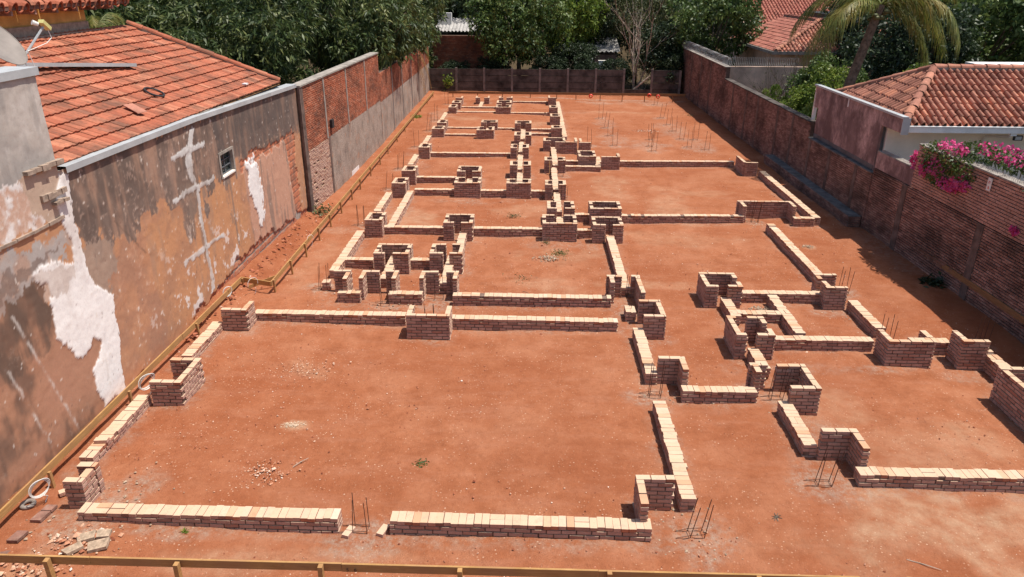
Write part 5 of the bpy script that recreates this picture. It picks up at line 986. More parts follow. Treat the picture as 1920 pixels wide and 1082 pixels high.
# red brick shed behind the fence, corrugated roof
sh = thing('brick_shed', 'red brick shed wall rising behind the left end of the far fence', 'shed', (-4.6, 58, 0))
mb = MB(); mb.bar(-7.4, -2.0, 58.06, 61.5, -.2, 3.70); kid(mb, 'wall_core', 'mortar_dark', sh)
mb = MB(); courses(mb, (-7.4, 58.06), (-2.0, 58.06), 0.0, 3.70, (0, -1), dep=.05, ch=.10, bl=.24); kid(mb, 'brickwork', 'brick_red', sh)
mb = MB(); prev = None
for i in range(60):
    x = -7.4+i*.062; z = 3.98+.05*math.sin(i*math.pi/2.2)
    if prev: mb.quad([(prev[0], 58.6, prev[1]), (x, 58.6, z), (x, 62.5, z+.75), (prev[0], 62.5, prev[1]+.75)])
    prev = (x, z)
kid(mb, 'corrugated_roof', 'asbestos', sh)
mb = MB(); mb.bar(-7.3, -6.2, 60.4, 60.9, 3.7, 5.2); ws = mb.build('white_wall_block', 'white_paint'); recenter(ws); tag(ws, 'pale wall stub above the brick shed beside the corrugated sheets', 'wall')
s2 = thing('garden_shed', 'low shed with grey sheet roof in the shade behind the middle of the far fence', 'shed', (4.6, 60, 0))
mb = MB(); mb.bar(2.6, 6.6, 59.2, 62, -.2, 2.3); kid(mb, 'wall', 'brick_old', s2); mb = MB(); prev = None
for i in range(60):
    x = 2.4+i*.075; z = 2.55+.05*math.sin(i*math.pi/2.2)
    if prev: mb.quad([(prev[0], 58.9, prev[1]), (x, 58.9, z), (x, 62.5, z+.8), (prev[0], 62.5, prev[1]+.8)])
    prev = (x, z)
kid(mb, 'sheet_roof', 'asbestos', s2)
mb = MB(); mb.bar(5.05, 5.55, 56.9, 57.1, 0, 2.05); mb.bar(5.0, 5.6, 56.85, 57.15, 2.052, 2.1); g_ = mb.build('gate_post', 'cream_paint'); recenter(g_); tag(g_, 'pale square post showing just above the far grey fence', 'post')
mb = MB(); mb.tube([(4.5, 57, 0), (4.5, 57, 2.25)], .09, 8); g_ = mb.build('white_pipe', 'white_paint'); recenter(g_); tag(g_, 'white pipe standing just behind the far grey fence', 'pipe')
mb = MB(); mb.bar(2, 9, 95, 103, 0, 5.2); fr_ = mb.build('wall', 'beige_plaster'); tag(fr_, 'distant pale house with red roof between tree tops at top centre', 'house'); recenter(fr_); fr_.name = 'distant_house'
o = tiled('roof', 'tile_pink', None, (1.5, 94.5, 5.1), (1, 0, 0), (0, 1, .4), 8, 4.6, .3, .45, BAR); o.parent = fr_; o.location = -fr_.location

# ---------------------------------------------------------------- trees and plants
def unit(v): return v/np.maximum(np.linalg.norm(v, axis=-1, keepdims=True), 1e-9)
def leaf_mesh(name, P, D, Ls, Wd, mat, fold=.25):
    """one bent diamond leaf per point: P base, D direction, Ls length, Wd half width"""
    n_ = len(P); rnd = nr.normal(size=(n_, 3)); Sd = unit(np.cross(D, rnd)); Nn = np.cross(Sd, D)
    L = Ls[:, None]; W_ = Wd[:, None]
    v0 = P; v1 = P+D*L*.42+Sd*W_+Nn*W_*fold; v2 = P+D*L-np.array([0, 0, 1.0])*L*.12; v3 = P+D*L*.42-Sd*W_+Nn*W_*fold
    co = np.stack([v0, v1, v2, v3], 1).reshape(-1, 3).astype(np.float32); q = np.arange(n_*4, dtype=np.int32).reshape(-1, 4)
    me = bpy.data.meshes.new(name); np_mesh(me, co, q); me.materials.append(M[mat]); return me
def crown_pts(R_, nb, n_, seed, up=.35, squash=.85):
    """cluster centres on many overlapping lumps spread through an ellipsoid; returns points and outward directions"""
    r_ = np.random.default_rng(seed); B = unit(r_.normal(size=(nb, 3)))*(r_.uniform(.5, .96, (nb, 1)))*R_; B[:, 2] *= squash
    rad = r_.uniform(.17, .36, nb)*R_; k = r_.choice(nb, n_, p=rad**2/np.sum(rad**2)); d = unit(r_.normal(size=(n_, 3))+np.array([0, 0, up]))
    P = B[k]+d*rad[k][:, None]*r_.uniform(.62, 1.08, (n_, 1)); return P, d, B, rad
def crown_mesh(name, R_, nb, n_, per, llen, lw, mat, seed, droop=.5, squash=.85):
    P, d, B, rad = crown_pts(R_, nb, n_, seed, .35, squash); r_ = np.random.default_rng(seed+1)
    P = np.repeat(P, per, 0); d = np.repeat(d, per, 0); D = unit(d*.55+r_.normal(size=P.shape)*.75-np.array([0, 0, droop]))
    Ls = llen*r_.uniform(.65, 1.25, len(P)); return leaf_mesh(name, P+r_.normal(size=P.shape)*llen*.18, D, Ls, Ls*lw, mat), B, rad
def trunk_mesh(name, h, B, r0, seed, mat='bark', nlimb=9, lean=(0, 0)):
    rr = random.Random(seed); mb = MB(); top = Vector((lean[0], lean[1], h)); fork = top*.45
    mb.tube([(0, 0, -.2), (lean[0]*.15+.03, lean[1]*.15, h*.2), fork, top*.8], [r0*1.25, r0, r0*.8, r0*.45], 8)
    for i in range(min(nlimb, len(B))):
        b = Vector(B[i])+top; s_ = fork.lerp(top*.8, rr.random()); m_ = s_.lerp(b, .5)+Vector((rr.uniform(-.2, .2), rr.uniform(-.2, .2), rr.uniform(0, .3)))
        mb.tube([s_, m_, b, b+(b-m_)*.35], [r0*.42, r0*.28, r0*.14, r0*.04], 6)
    return mb.mesh(name, mat, True)
KINDS = {}
def kind(name, R_, nb, n_, per, llen, lw, mat, seed, h, r0, droop=.5, squash=.85, bark='bark'):
    cm, B, rad = crown_mesh('crown', R_, nb, n_, per, llen, lw, mat, seed, droop, squash)
    tm = trunk_mesh('trunk', h, B, r0, seed, bark); KINDS[name] = (tm, cm, h)
kind('mango1', 4.2, 30, 2600, 8, .34, .13, 'leaf_mango', 11, 4.6, .26, .75)
kind('mango2', 4.0, 27, 2500, 8, .34, .13, 'leaf_mango', 23, 4.4, .26, .75)
kind('mango3', 3.5, 26, 2300, 8, .34, .13, 'leaf_mango', 27, 5.5, .26, .85)
kind('broad1', 3.3, 38, 3600, 4, .26, .26, 'leaf_mid', 31, 4.4, .18, .35)
kind('broad2', 3.2, 34, 3600, 4, .24, .24, 'leaf_dark', 41, 4.2, .18, .35)
kind('bright', 2.2, 26, 2600, 4, .20, .24, 'leaf_bright', 51, 2.8, .10, .2)
kind('olive', 2.4, 26, 2200, 4, .17, .22, 'leaf_olive', 61, 3.6, .10, .2)
def tree(k, name, label, x, y, sc, rz, cat='tree', zs=1.0, group=None, z=0.0):
    tm, cm, h = KINDS[k]; t = thing(name, label, cat, (x, y, z), group, rz); t.scale = (sc, sc, sc*zs)
    put('trunk', tm, t); o = put('crown', cm, t); o.location = (0, 0, h); return t
G = 'dense mango trees on the left'
tree('mango1', 'mango_tree', 'dense dark mango tree right behind the orange roof, nearest the hip', -13.6, 33.5, 1.0, .3, zs=.95, group=G)
tree('mango2', 'mango_tree', 'dark mango tree with hanging green fruit, behind the orange roof at upper left', -18.2, 32.0, 1.05, 1.3, zs=1.0, group=G)
tree('mango1', 'mango_tree', 'big mango tree filling the top left, behind two nearer ones', -17.5, 41.5, 1.2, 2.2, group=G)
tree('mango3', 'mango_tree', 'mango tree leaning its crown over the end of the tall red brick wall', -9.2, 40.2, .86, 3.6, group=G, zs=1.12)
tree('mango3', 'mango_tree', 'mango tree hanging over the lower far wall beside the dry palm fronds', -9.4, 47.0, .92, 5.1, group=G, zs=1.0)
tree('mango1', 'mango_tree', 'tall mango tree left of the red brick shed', -10.6, 55.5, 1.12, 4.4, group=G)
tree('mango2', 'mango_tree', 'mango tree deep in shade between the roof end and the brick wall', -12.6, 49.5, 1.15, 5.0, group=G)
tree('mango1', 'mango_tree', 'mango tree at the far upper left corner beyond the yellow clerestory', -24.5, 38, 1.15, 5.7, group=G)
tree('mango2', 'mango_tree', 'farthest mango tree at top left, mostly behind the others', -21, 55, 1.35, .9, group=G)
tree('mango1', 'mango_tree', 'mango tree behind the brick shed with a crown cut by the top edge', -9.0, 68, 1.25, 2.9, group=G)
tree('broad1', 'leafy_tree', 'round mid green tree with a bare leaning trunk behind the far fence', -.9, 57.2, 1.0, 1.0, zs=1.08)
tree('bright', 'leafy_tree', 'light green feathery tree just right of the round tree behind the far fence', 2.9, 60.5, 1.35, 2.0, zs=1.35)
tree('broad2', 'leafy_tree', 'dark tree shading the shed behind the middle of the far fence', 5.6, 63.5, 1.15, 3.0, zs=1.05)
tree('broad2', 'leafy_tree', 'dark bushy tree behind the gap in the far fence', 9.9, 57.4, .95, 4.0, zs=.8)
tree('broad2', 'leafy_tree', 'dark low tree in front of the shed behind the middle of the far fence', 3.0, 57.3, .62, 2.2, zs=.85)
tree('broad1', 'leafy_tree', 'leafy tree overhanging the corner with the razor wire', 13.3, 57.0, .98, 5.0, zs=1.05)
tree('olive', 'leafy_tree', 'thin olive green tree top behind the bare branched tree', 8.3, 60.5, 1.15, .4, zs=1.35)
tree('broad2', 'leafy_tree', 'dark tree at top centre between the round tree and the shed', -4.4, 66, 1.35, 1.7, zs=1.05)
tree('broad1', 'leafy_tree', 'dark green tree with visible forked trunk at the upper right corner', 25.0, 43.5, 1.2, 2.4, zs=1.0)
tree('broad2', 'leafy_tree', 'very dark tree right of the palm, above the hip roof', 20.3, 41.5, 1.08, .5, zs=.95)
tree('broad2', 'leafy_tree', 'dark tree beyond the white slab at the right edge', 29, 50, 1.3, 3.3, zs=1.05)
tree('broad2', 'leafy_tree', 'dark tree behind the palm crown at the top right', 22.5, 50, 1.25, 5.3)
tree('bright', 'garden_shrub', 'yellow green shrub left of the palm trunk behind the right brick wall', 14.4, 36.0, .82, .2, 'shrub', zs=1.05)
tree('broad1', 'garden_shrub', 'dark green fruit shrub between the beige wall and the palm', 15.3, 39.5, .52, 1.2, 'shrub', zs=1.1)
tree('bright', 'garden_shrub', 'lime green shrub just beside the far end of the pink parapet', 12.75, 32.3, .66, 2.5, 'shrub', zs=1.05)
tree('bright', 'garden_shrub', 'thin leaved shrub over the middle of the right brick wall', 13.0, 36.6, .72, 3.1, 'shrub', zs=.9)
tree('bright', 'garden_shrub', 'bright shrub right of the palm trunk above the hip roof', 16.3, 33.5, .78, 4.0, 'shrub', zs=1.18)
tree('bright', 'garden_shrub', 'small vivid green shrub just over the wall by the razor wire corner', 12.1, 41.6, .30, 1.0, 'shrub', zs=1.3)
tree('bright', 'garden_shrub', 'small bushy shrub at the foot of the bare garden tree', 13.3, 41.0, .38, 1.9, 'shrub', zs=1.4)
for i, (x, y, sc, lab) in enumerate(((-5.6, 56.0, .36, 'dark undergrowth at the left end behind the far fence'), (-2.6, 55.8, .42, 'dark undergrowth behind the far fence left of the leaning trunk'), (1.2, 55.7, .45, 'dark undergrowth behind the far fence right of the leaning trunk'), (4.2, 55.6, .36, 'dark undergrowth behind the far fence below the shed'), (9.9, 55.4, .48, 'dark undergrowth in the corner behind the last fence panel'), (6.3, 56.2, .40, 'dark undergrowth just left of the gap in the far fence'))):
    tree('broad2', 'undergrowth_shrub', lab, x, y, sc, i*1.1, 'shrub', zs=.9, group='undergrowth behind the far fence')
# far wood: one mass filling the skyline
P = np.stack([nr.uniform(-75, 95, 26000), nr.uniform(76, 135, 26000), np.zeros(26000)], -1)
hh = 6.5+2.6*np.sin(P[:, 0]*.33+1)*np.cos(P[:, 1]*.21)+2.0*np.sin(P[:, 0]*.11)+1.5*nr.random(26000)
P[:, 2] = hh*np.sqrt(nr.uniform(.02, 1, 26000)); D = unit(nr.normal(size=P.shape)+np.array([0, -.4, .2])); Ls = nr.uniform(.6, 1.4, 26000)
fw = leaf_mesh('far_wood', P, D, Ls, Ls*.38, 'leaf_dark'); tag(put('far_wood', fw), 'far mass of dark trees along the skyline', 'wood', kind='stuff')

# bare branched tree by the gap in the fence
def bare(label, x, y, h, stems, seed, mat, spread, leaves=None, z=0.0, name='bare_tree', r0=.07):
    rr = random.Random(seed); t = thing(name, label, 'tree' if h > 4 else 'shrub', (x, y, z)); mb = MB(); tips = []
    def grow(p, d, L, r, lev):
        pts = [p]; q = p.copy(); dd = d.copy()
        for i in range(4):
            dd = (dd+Vector((rr.gauss(0, .12), rr.gauss(0, .12), .06))).normalized(); q = q+dd*L/4; pts.append(q.copy())
        mb.tube(pts, [r, r*.86, r*.74, r*.62, r*.5], 5 if lev else 6, cap=False); tips.append(q)
        if lev < 3:
            for k in range(3 if lev < 2 else 2):
                s_ = pts[rr.randint(2, 4)]; nd_ = (dd+Vector((rr.gauss(0, .42), rr.gauss(0, .42), rr.gauss(.1, .2)))).normalized(); grow(s_, nd_, L*rr.uniform(.45, .75), r*.52, lev+1)
    for s_ in range(stems):
        a = 2*math.pi*s_/stems+rr.uniform(-.4, .4); grow(Vector((.08*math.cos(a), .08*math.sin(a), -.1)), Vector((spread*math.cos(a), spread*math.sin(a)*.6, 1)).normalized(), h*rr.uniform(.42, .58), r0*rr.uniform(.7, 1.1), 0)
    mb.build('branches', mat, t)
    if leaves:
        n_, ll, lm = leaves; T = np.array([tuple(v) for v in tips]); k = nr.integers(0, len(T), n_); P = T[k]+nr.normal(size=(n_, 3))*.28; Ls = ll*nr.uniform(.6, 1.3, n_)
        put('foliage', leaf_mesh('foliage', P, unit(nr.normal(size=(n_, 3))), Ls, Ls*.25, lm), t)
    return t
bt = bare('nearly leafless pale branched tree rising through the gap in the far fence', 7.55, 55.2, 7.2, 4, 5, 'bark_pale', .17, (700, .13, 'leaf_olive'))
mb = MB(); mb.tube([(-.15, -.9, .35), (.25, -1.0, .75), (.95, -1.05, 1.35)], [.07, .06, .05], 6); mb.tube([(-.15, -.9, .35), (-.35, -.85, -.1)], [.06, .03], 6); mb.build('cut_branch', 'bark_pale', bt)
bare('leafless grey brown shrub in front of the beige garden wall', 13.9, 42.5, 4.2, 5, 8, 'bark', .34, (90, .12, 'leaf_olive'), r0=.045, name='bare_shrub')
bare('small dry shrub with rusty leaves at the foot of the bare tree', 8.1, 54.9, 2.6, 5, 9, 'bark_pale', .4, (420, .13, 'leaf_olive'), r0=.02, name='dry_shrub')

# coconut palm
pm = thing('coconut_palm', 'leaning coconut palm with drooping yellow green fronds behind the right wall', 'palm tree', (12.35, 31.5, 0))
PT = Vector((1.48, .0, 6.80)); mb = MB(); pts = []; rd = []
for i in range(26):
    t = i/25; pts.append((PT.x*t**1.05, PT.y*t, PT.z*t)); rd.append((.24-.09*t)*(1.0 if i % 2 else 1.06))
mb.tube(pts, rd, 10); mb.build('trunk', 'bark', pm)
def frond_mesh(L, seed, arch=.62, drop=1.9, nl=56, ll=.85, mat='leaf_palm'):
    rr = np.random.default_rng(seed); mb = MB(); S_ = np.linspace(0, 1, nl); pts = []
    for s_ in S_: pts.append(Vector((L*.88*(s_-.16*s_**3), 0, L*(arch*s_-drop*.55*s_**2.3))))
    mb.tube(pts[::5]+[pts[-1]], [.035*(1-.85*i/(len(pts[::5]))) for i in range(len(pts[::5])+1)], 5)
    for i in range(4, nl):
        p = pts[i]; tg = (pts[min(i+1, nl-1)]-pts[max(i-1, 0)]).normalized(); s_ = S_[i]; lz = ll*(.55+.9*s_*(1.15-s_)*2.2)*(1 if s_ < .93 else .7)
        for sd in (-1, 1):
            for rep in (0, .5):
                d = (tg*rr.uniform(.45, .75)+Vector((0, sd*rr.uniform(.35, .62), -rr.uniform(.15, .75)))).normalized(); l_ = lz*rr.uniform(.8, 1.12); b = p+tg*rep*L/nl; w_ = .020
                m_ = b+d*l_*.5+Vector((0, sd*.03, 0)); e = b+d*l_+Vector((0, -sd*.05, -.26*l_)); sv = tg*w_
                mb.quad([b-sv*.6, b+sv*.6, m_+sv, m_-sv]); mb.quad([m_-sv, m_+sv, e])
    return mb.mesh('frond', mat)
FM = [frond_mesh(4.3, 1, .50, 1.35), frond_mesh(4.1, 2, .34, 1.45), frond_mesh(3.6, 3, .95, 1.4), frond_mesh(3.6, 4, .12, 1.9)]
fr_spec = [(190, 1, .1), (165, 0, 0), (212, 0, .18), (345, 3, .12), (330, 0, .1), (8, 1, 0), (25, 0, 0), (60, 2, 0), (95, 0, 0), (125, 2, 0), (150, 2, -.05), (310, 2, 0), (0, 2, 0)]
for a, k, tl in fr_spec:
    f_ = put('frond', FM[k], pm); f_.location = (PT.x, PT.y, PT.z); f_.rotation_euler = (rng.uniform(-.25, .25), tl, R(a+rng.uniform(-6, 6)))
mb = MB()
for i in range(9):
    a = rng.uniform(0, 6.28); r_ = rng.uniform(.15, .3); mb.ring((PT.x+r_*math.cos(a), PT.y+r_*math.sin(a), PT.z-.25-rng.uniform(0, .3)), .05, .085, n=8, k=6)
mb.build('coconuts', 'leaf_olive', pm, True)
# dry fronds hanging from the wall end by the mango, and palms beyond the left roof
dp = thing('dry_palm', 'dry brown palm fronds hanging over the far left wall beside the mango crown', 'palm tree', (-8.0, 49.5, 0)); mb = MB(); mb.tube([(0, 0, -.1), (.1, 0, 3.3)], [.16, .11], 8); mb.build('trunk', 'bark', dp)
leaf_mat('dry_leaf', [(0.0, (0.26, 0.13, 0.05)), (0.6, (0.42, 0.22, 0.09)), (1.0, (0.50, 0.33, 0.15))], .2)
DF = frond_mesh(1.9, 12, .35, 2.9, 30, .55, 'dry_leaf'); GF = frond_mesh(1.9, 13, .8, 1.9, 30, .5)
for a, m_ in ((-40, DF), (-75, DF), (0, DF), (30, GF), (-110, GF), (80, GF), (150, GF)): f_ = put('frond', m_, dp); f_.location = (.1, 0, 3.3); f_.rotation_euler.z = R(a)
for i, (x, y, h, lab) in enumerate([(-16.8, 25.5, 5.6, 'palm fronds showing above the yellow clerestory at the left edge'), (-15.2, 26.6, 5.9, 'palm fronds showing above the right end of the clerestory tiles')]):
    t = thing('garden_palm', lab, 'palm tree', (x, y, 0)); mb = MB(); mb.tube([(0, 0, -.1), (.05, 0, h)], [.15, .1], 8); mb.build('trunk', 'bark', t)
    for a in range(0, 360, 36): f_ = put('frond', FM[(a//36) % 3], t); f_.location = (.05, 0, h); f_.scale = (.5, .5, .5); f_.rotation_euler.z = R(a+rng.uniform(-12, 12))

# bougainvillea over the right wall
bg_ = thing('bougainvillea', 'pink flowering bougainvillea spilling over the right brick wall', 'bougainvillea', (11.9, 19, 0))
def scat(n_, cs): 
    k = nr.integers(0, len(cs), n_); C_ = np.array(cs)[k]; d = unit(nr.normal(size=(n_, 3))); return C_[:, :3]+d*C_[:, 3:6]*nr.uniform(.55, 1.05, (n_, 1)), d
cs = [(11.4, 20.7, 3.15, .30, .55, .42), (11.35, 20.3, 2.75, .18, .7, .35), (11.45, 19.8, 3.2, .30, .7, .32), (11.4, 19.2, 3.1, .22, .6, .30), (11.9, 19.6, 3.5, .4, .8, .25), (12.1, 18.4, 3.55, .5, .9, .25), (12.4, 17.2, 3.6, .5, 1.0, .25), (12.7, 16.0, 3.6, .6, 1.0, .25), (12.9, 18.2, 3.5, .6, .9, .3), (11.62, 16.6, 3.3, .22, .35, .18)]
P, d = scat(6400, cs); P -= np.array([11.9, 19, 0]); Ls = nr.uniform(.05, .12, len(P)); put('foliage', leaf_mesh('foliage', P, unit(d+nr.normal(size=P.shape)), Ls, Ls*.32, 'leaf_mid'), bg_)
cs2 = [(11.9, 18.6, 3.7, .35, .9, .2), (12.1, 17.4, 3.75, .45, 1.0, .24), (12.5, 16.4, 3.8, .55, 1.0, .26), (12.9, 15.6, 3.75, .6, .9, .26), (11.42, 20.0, 3.55, .25, .6, .16), (11.27, 19.6, 2.62, .08, .55, .13), (11.28, 19.1, 2.8, .08, .4, .16), (11.30, 20.4, 2.9, .1, .4, .25), (11.28, 20.95, 2.75, .08, .2, .2), (11.33, 21.6, 2.85, .06, .2, .22), (11.42, 16.7, 2.3, .03, .12, .05)]
P, d = scat(2300, cs2); P -= np.array([11.9, 19, 0]); Ls = nr.uniform(.05, .11, len(P)); put('flowers', leaf_mesh('flowers', P, unit(d+nr.normal(size=P.shape)), Ls, Ls*.45, 'petal'), bg_)
mb = MB()
for i in range(14):
    a = Vector((.2+rng.uniform(0, .8), rng.uniform(-3, 1.5), 2.1)); b = a+Vector((rng.uniform(-.5, .2), rng.uniform(-.5, .5), 1.3)); mb.tube([a-Vector((0, 0, 2.1)), a, b, b+Vector((-.25, .1, -.3))], [.03, .02, .012, .005], 5)
mb.build('stems', 'bark', bg_)
# fruit hanging on the two near mango trees
FB = [(-15.4, 30.4, 4.9), (-15.0, 31.0, 4.2), (-14.4, 30.3, 5.4), (-13.2, 30.2, 4.4), (-16.6, 29.4, 5.8), (-12.0, 31.2, 3.6)]
bm = bmesh.new(); bmesh.ops.create_icosphere(bm, subdivisions=1, radius=.06); FMm = bpy.data.meshes.new('mango_fruit'); bm.to_mesh(FMm); bm.free(); FMm.materials.append(M['fruit_green'])
for o in [o for o in S.objects if o.name.startswith('mango_tree')][:4]:
    cr = [c_ for c_ in o.children if c_.name.startswith('crown')][0]; Vn = len(cr.data.vertices)
    for i in range(16):
        v = cr.data.vertices[rng.randrange(Vn)].co
        f_ = put('fruit', FMm, o); f_.location = Vector(v)*1.02+cr.location-Vector((0, 0, .15)); f_.scale = (.95, .95, 1.25)

# weeds, litter and rubble on the lot
def weed(x, y, n_, r_, h, label, mat='leaf_mid', ll=.06, name='weed', cat='weed'):
    z = gz(x, y); P = np.stack([nr.normal(0, r_, n_), nr.normal(0, r_, n_), np.abs(nr.normal(0, h, n_))], -1); Ls = ll*nr.uniform(.6, 1.3, n_); D = unit(np.stack([nr.normal(size=n_), nr.normal(size=n_), nr.uniform(.0, .8, n_)], -1))
    o = put(name, leaf_mesh(name, P, D, Ls, Ls*.2, mat)); o.location = (x, y, z); return tag(o, label, cat, 'weeds on the bare earth')
weed(-1.78, 10.38, 90, .06, .015, 'small green weed in the middle of the big front room')
weed(-.55, 24.69, 110, .13, .03, 'sparse weed in the room behind the pier with two tall bars', 'leaf_olive')
weed(.95, 20.95, 160, .15, .03, 'weed beside the ash heap in the centre room')
weed(-5.07, 8.55, 22, .018, .02, 'tiny green seedling in front of the front left low wall', 'leaf_bright')
weed(9.7, 45.7, 90, .2, .05, 'grass tuft at the edge of the wall shade on the far plot', 'leaf_olive')
weed(11.15, 18.9, 200, .16, .10, 'dark leafy plant at the foot of the right brick wall in shade', 'leaf_dark', .16)
weed(.55, 21.9, 60, .08, .05, 'weed at the foot of the wide centre pier', 'leaf_olive')
weed(-7.3, 24.6, 160, .25, .12, 'dry weeds on the earth bank below the dark wall column', 'leaf_olive', .14)
weed(-6.55, 43.0, 80, .15, .06, 'green sprig growing at the left rail near the far wall', 'leaf_bright', .14)
weed(-.2, 18.9, 60, .16, .02, 'dry weed lying behind the parallel low wall', 'leaf_olive')
cp = thing('climbing_plant', 'bright green young plant against the far grey fence at its left end', 'plant', (-5.85, 53.7, 0)); mb = MB(); mb.tube([(0, 0, 0), (.03, 0, .5), (-.02, .05, 1.15)], [.02, .015, .008], 5); mb.build('stem', 'bark', cp)
P = np.stack([nr.normal(0, .16, 130), nr.normal(0, .12, 130), nr.normal(.95, .2, 130)], -1); Ls = nr.uniform(.12, .24, 130); put('foliage', leaf_mesh('foliage', P, unit(nr.normal(size=P.shape)), Ls, Ls*.35, 'leaf_bright'), cp)
def heap(x, y, rx, ry, n_, s0, s1, label, mat='chips', name='rubble_heap', hgt=.05, cat='rubble'):
    mb = MB()
    for i in range(n_):
        a, b = rng.gauss(0, .45), rng.gauss(0, .45); d = math.exp(-(a*a+b*b)*1.5); mb.chip((a*rx, b*ry, hgt*d*rng.random()+.002), (s0+(s1-s0)*rng.random()**2)*(1.7 if rng.random() < .06 else 1))
    o = mb.build(name, mat); o.location = (x, y, gz(x, y)); return tag(o, label, cat, kind='stuff')
heap(-4.37, 10.0, .46, .40, 260, .006, .030, 'heap of broken brick bits in the front part of the big room')
heap(-4.72, 13.5, .85, .5, 420, .005, .022, 'spread heap of wood and brick scraps at the back of the big front room')
heap(.55, 20.5, .48, .28, 150, .012, .045, 'pale ash and debris heap in the middle of the centre room', 'grey_chip', hgt=.08)
heap(-4.33, 11.5, .24, .11, 260, .006, .014, 'small patch of spilled pale sand in the big front room', 'sand', 'sand_patch', .02, 'sand')
heap(8.75, 21.9, .2, .16, 60, .01, .04, 'pale mortar spill right of the long sunlit low wall', 'grey_chip', hgt=.02)
heap(5.9, 17.0, .4, .25, 130, .015, .05, 'grey mortar crumbs inside the far cell of the small square room', 'grey_chip', hgt=.10)
heap(6.3, 15.3, .35, .3, 90, .02, .06, 'broken red brick bits inside the near cell of the small square room')
heap(7.3, 24.55, .25, .15, 70, .02, .05, 'grey mortar lumps at the right end of the long U-shaped pier', 'grey_chip', hgt=.10)
heap(6.2, 40.6, .9, .5, 90, .02, .06, 'scattered brick bits on the open far plot')
heap(-6.9, 7.75, .6, .3, 150, .008, .05, 'pale crumbs and dirt along the old brick footing at lower left')
heap(-6.5, 8.35, .5, .35, 110, .015, .06, 'pale rubble by the front left corner of the site')
heap(-5.9, 7.0, .7, .25, 130, .015, .06, 'rubble strewn below the front timber rail at lower left')
for (x, y, a, l, w_, tl, lab) in ((-6.42, 8.33, .35, .13, .085, .08, 'upper left one of four broken concrete slabs at lower left'), (-6.20, 8.40, .2, .10, .08, -.05, 'upper right one of four broken concrete slabs at lower left'), (-6.16, 8.17, .25, .15, .10, .12, 'biggest broken concrete slab with reddish face at lower left'), (-6.47, 8.08, .8, .13, .07, .02, 'lower left one of four broken concrete slabs at lower left')):
    mb = MB(); mb.box((0, 0, .03), (l, w_, .024), (Vector((1, 0, tl)).normalized(), Vector((0, 1, 0)), Vector((-tl, 0, 1)).normalized())); mb.v[4] = (mb.v[4][0]+l*.3, mb.v[4][1], mb.v[4][2]); mb.v[0] = (mb.v[0][0]+l*.3, mb.v[0][1], mb.v[0][2])
    o = mb.build('broken_slab', 'grey_chip'); o.location = (x, y, gz(x, y)); o.rotation_euler.z = a; tag(o, lab, 'slab', 'broken concrete slabs')
mb = MB()
courses(mb, (-7.55, 8.0), (-7.40, 9.0), -.05, .16, (1, 0), dep=.16, skip=.06); o = mb.build('old_footing', 'brick_old'); recenter(o); tag(o, 'remnant of old red brick footing at the lower left corner', 'footing')
mb = MB()
for i in range(170):
    y = rng.uniform(13.5, 24); mb.chip((-7.55+rng.gauss(0, .13)-.012*(y-18), y, gz(-7.5, y)+rng.uniform(.0, .10)), rng.uniform(.02, .075))
for i in range(160): mb.chip((rng.uniform(-7.7, -6.9), rng.uniform(17.8, 25), gz(-7.3, 21)+.015), rng.uniform(.012, .05))
o = mb.build('rubble_bank', 'chips_red'); tag(o, 'bank of broken bricks along the foot of the stained wall', 'rubble', kind='stuff')
# loose gravel over the lot
mb = MB()
for i in range(6500):
    y = 6.8+(rng.random()**1.7)*30; x = rng.uniform(-7.4, 11.0)
    if mnoise.noise(Vector((x*.7, y*.7, 3.1))) < rng.uniform(-.55, .25): continue
    mb.chip((x, y, gz(x, y)+.004), rng.uniform(.005, .014)*(1+.03*y)*(2.0 if rng.random() < .03 else 1), flat=.5)
tag(mb.build('gravel', 'chips'), 'small stones and brick crumbs scattered over the red earth', 'gravel', kind='stuff')
mb = MB()
for i in range(520):
    x, y = rng.choice([(-6.6, 8.5, ), (2.5, 8.8), (4.95, 10), (2.6, 12.7), (5, 12.6), (-3.6, 17), (2.6, 17), (-2.2, 26.3), (7.5, 24.3), (8, 17), (5.3, 11.0), (-6.4, 9.4), (0.2, 41.5), (4.2, 40), (8, 41)])
    mb.chip((x+rng.gauss(0, .45), y+rng.gauss(0, .38), gz(x, y)+.004), rng.uniform(.008, .04), flat=.5)
tag(mb.build('mortar_crumbs', 'grey_chip'), 'grey mortar crumbs dropped around the column bases', 'gravel', kind='stuff')
mb = MB()
for i in range(1900):
    y = 7.4+(rng.random()**1.5)*40; x = rng.uniform(-6.8, 10.6); mb.chip((x, y, gz(x, y)+.006), rng.uniform(.010, .024)*(1+.012*y)*(1.8 if rng.random() < .04 else 1), flat=.8)
tag(mb.build('earth_clods', 'chips_red'), 'small dark clods of red earth scattered over the lot', 'clods', kind='stuff')
# sticks
for (x, y, a, l, lab, mt) in ((5.7, 8.25, -.5, .22, 'short pale stick on the earth at the lower right', 'bark_pale'), (3.9, 9.2, .3, .09, 'dark clump of dry leaves on the earth at the lower right', 'bark'), (-3.85, 10.35, .9, .16, 'yellow stick beside the heap of broken brick', 'bark_pale'), (-.05, 17.9, -.8, .12, 'dark twig behind the parallel low wall', 'bark')):
    mb = MB()
    for k in range(1 if l > .1 else 7):
        aa = a+(rng.uniform(-1.5, 1.5) if l <= .1 else 0); mb.tube([(-l*math.cos(aa), -l*math.sin(aa), .02), (0, 0, .035), (l*math.cos(aa), l*math.sin(aa), .02+rng.uniform(0, .03))], [.006, .008, .004], 5)
    o = mb.build('stick' if l > .1 else 'leaf_clump', mt); o.location = (x, y, gz(x, y)); tag(o, lab, 'stick')
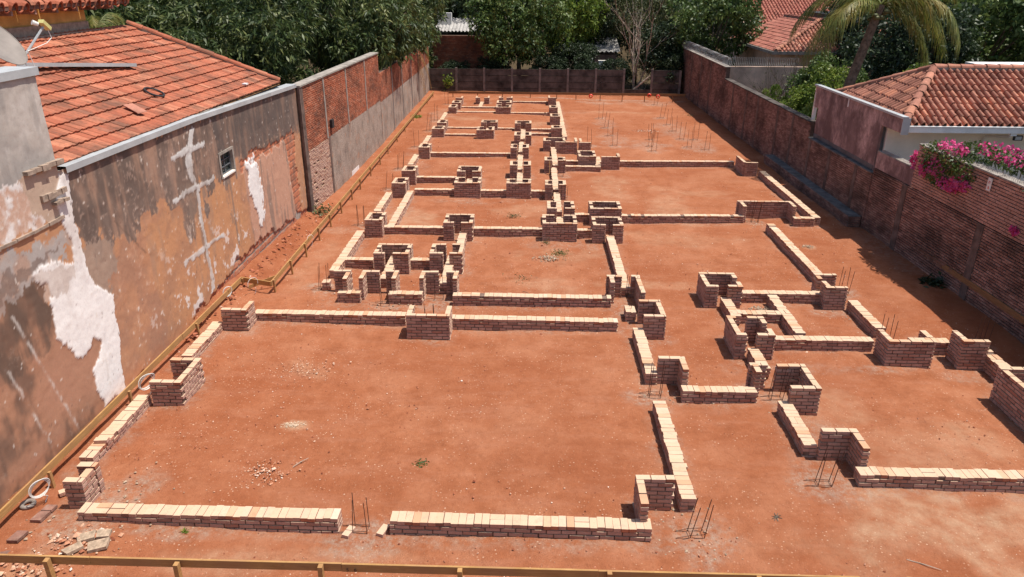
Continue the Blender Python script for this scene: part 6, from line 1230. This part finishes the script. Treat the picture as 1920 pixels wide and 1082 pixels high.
# plank leaning on the far split pier
mb = MB(); mb.beam((.86, 30.50, gz(.9, 30.5)+.01), (.86, 30.735, .60), .05, .025); o = mb.build('plank', 'timber'); recenter(o); tag(o, 'pale plank leaning upright on the front of a far split pier', 'plank')
# wire loops and rings by the left rail
for (x, y, r_, lab, mt, k) in ((-7.50, 9.05, .145, 'coil of pale hose hung at the left rail near the lower left corner', 'white_plastic', 3), (-7.42, 12.3, .15, 'coil of pale wire hung on the left rail by the tall pier', 'white_plastic', 4), (-7.1, 17.35, .15, 'thin pale wire arch by the jog of the left rail', 'white_plastic', 1), (-7.55, 16.8, .13, 'small loop of pale wire tied on the left rail before its jog', 'white_plastic', 2), (-6.6, 20.9, .12, 'pale wire loop tied on the middle of the left rail', 'white_plastic', 1)):
    mb = MB()
    for i in range(k):
        ax1 = Vector((.45+.1*i, .75, .1*i)).normalized(); mb.ring((0, .02*i, 0), r_*rng.uniform(.9, 1.08), .0065, (ax1, Vector((.1*i, 0, 1)).normalized()), 22, 5, 0, *( (0, 2*math.pi) if k > 1 else (-.3, math.pi+.3)))
    mb.tube([(r_*.4, 0, -r_*.8), (r_*.2, .1, -r_*1.4), (0, .05, -r_*2)], .008, 5); o = mb.build('wire_loop', mt); o.location = (x, y, .40); tag(o, lab, 'wire loop')
mb = MB(); mb.ring((0, 0, .03), .085, .034, n=22, k=8); o = mb.build('rubber_ring', 'dish_paint', None, True); o.location = (-7.72, 9.02, gz(-7.7, 9)); tag(o, 'small grey ring lying on the earth under the left rail', 'ring')
for i, (x, lab) in enumerate(((4.1, 'red tape coil at the left of the far timber rail'), (8.05, 'brightest red tape coil hung on the far timber rail'), (8.65, 'red tape coil just right of the brightest one on the far rail'))):
    mb = MB()
    for k in range(3): mb.ring((0, -.02*k, 0), .12-.015*k, .022, (Vector((1, 0, 0)), Vector((0, 0, 1))), 18, 6)
    o = mb.build('tape_coil', 'red_plastic'); o.location = (x, 51.13, .42 if i == 1 else .34); tag(o, lab, 'tape coil')
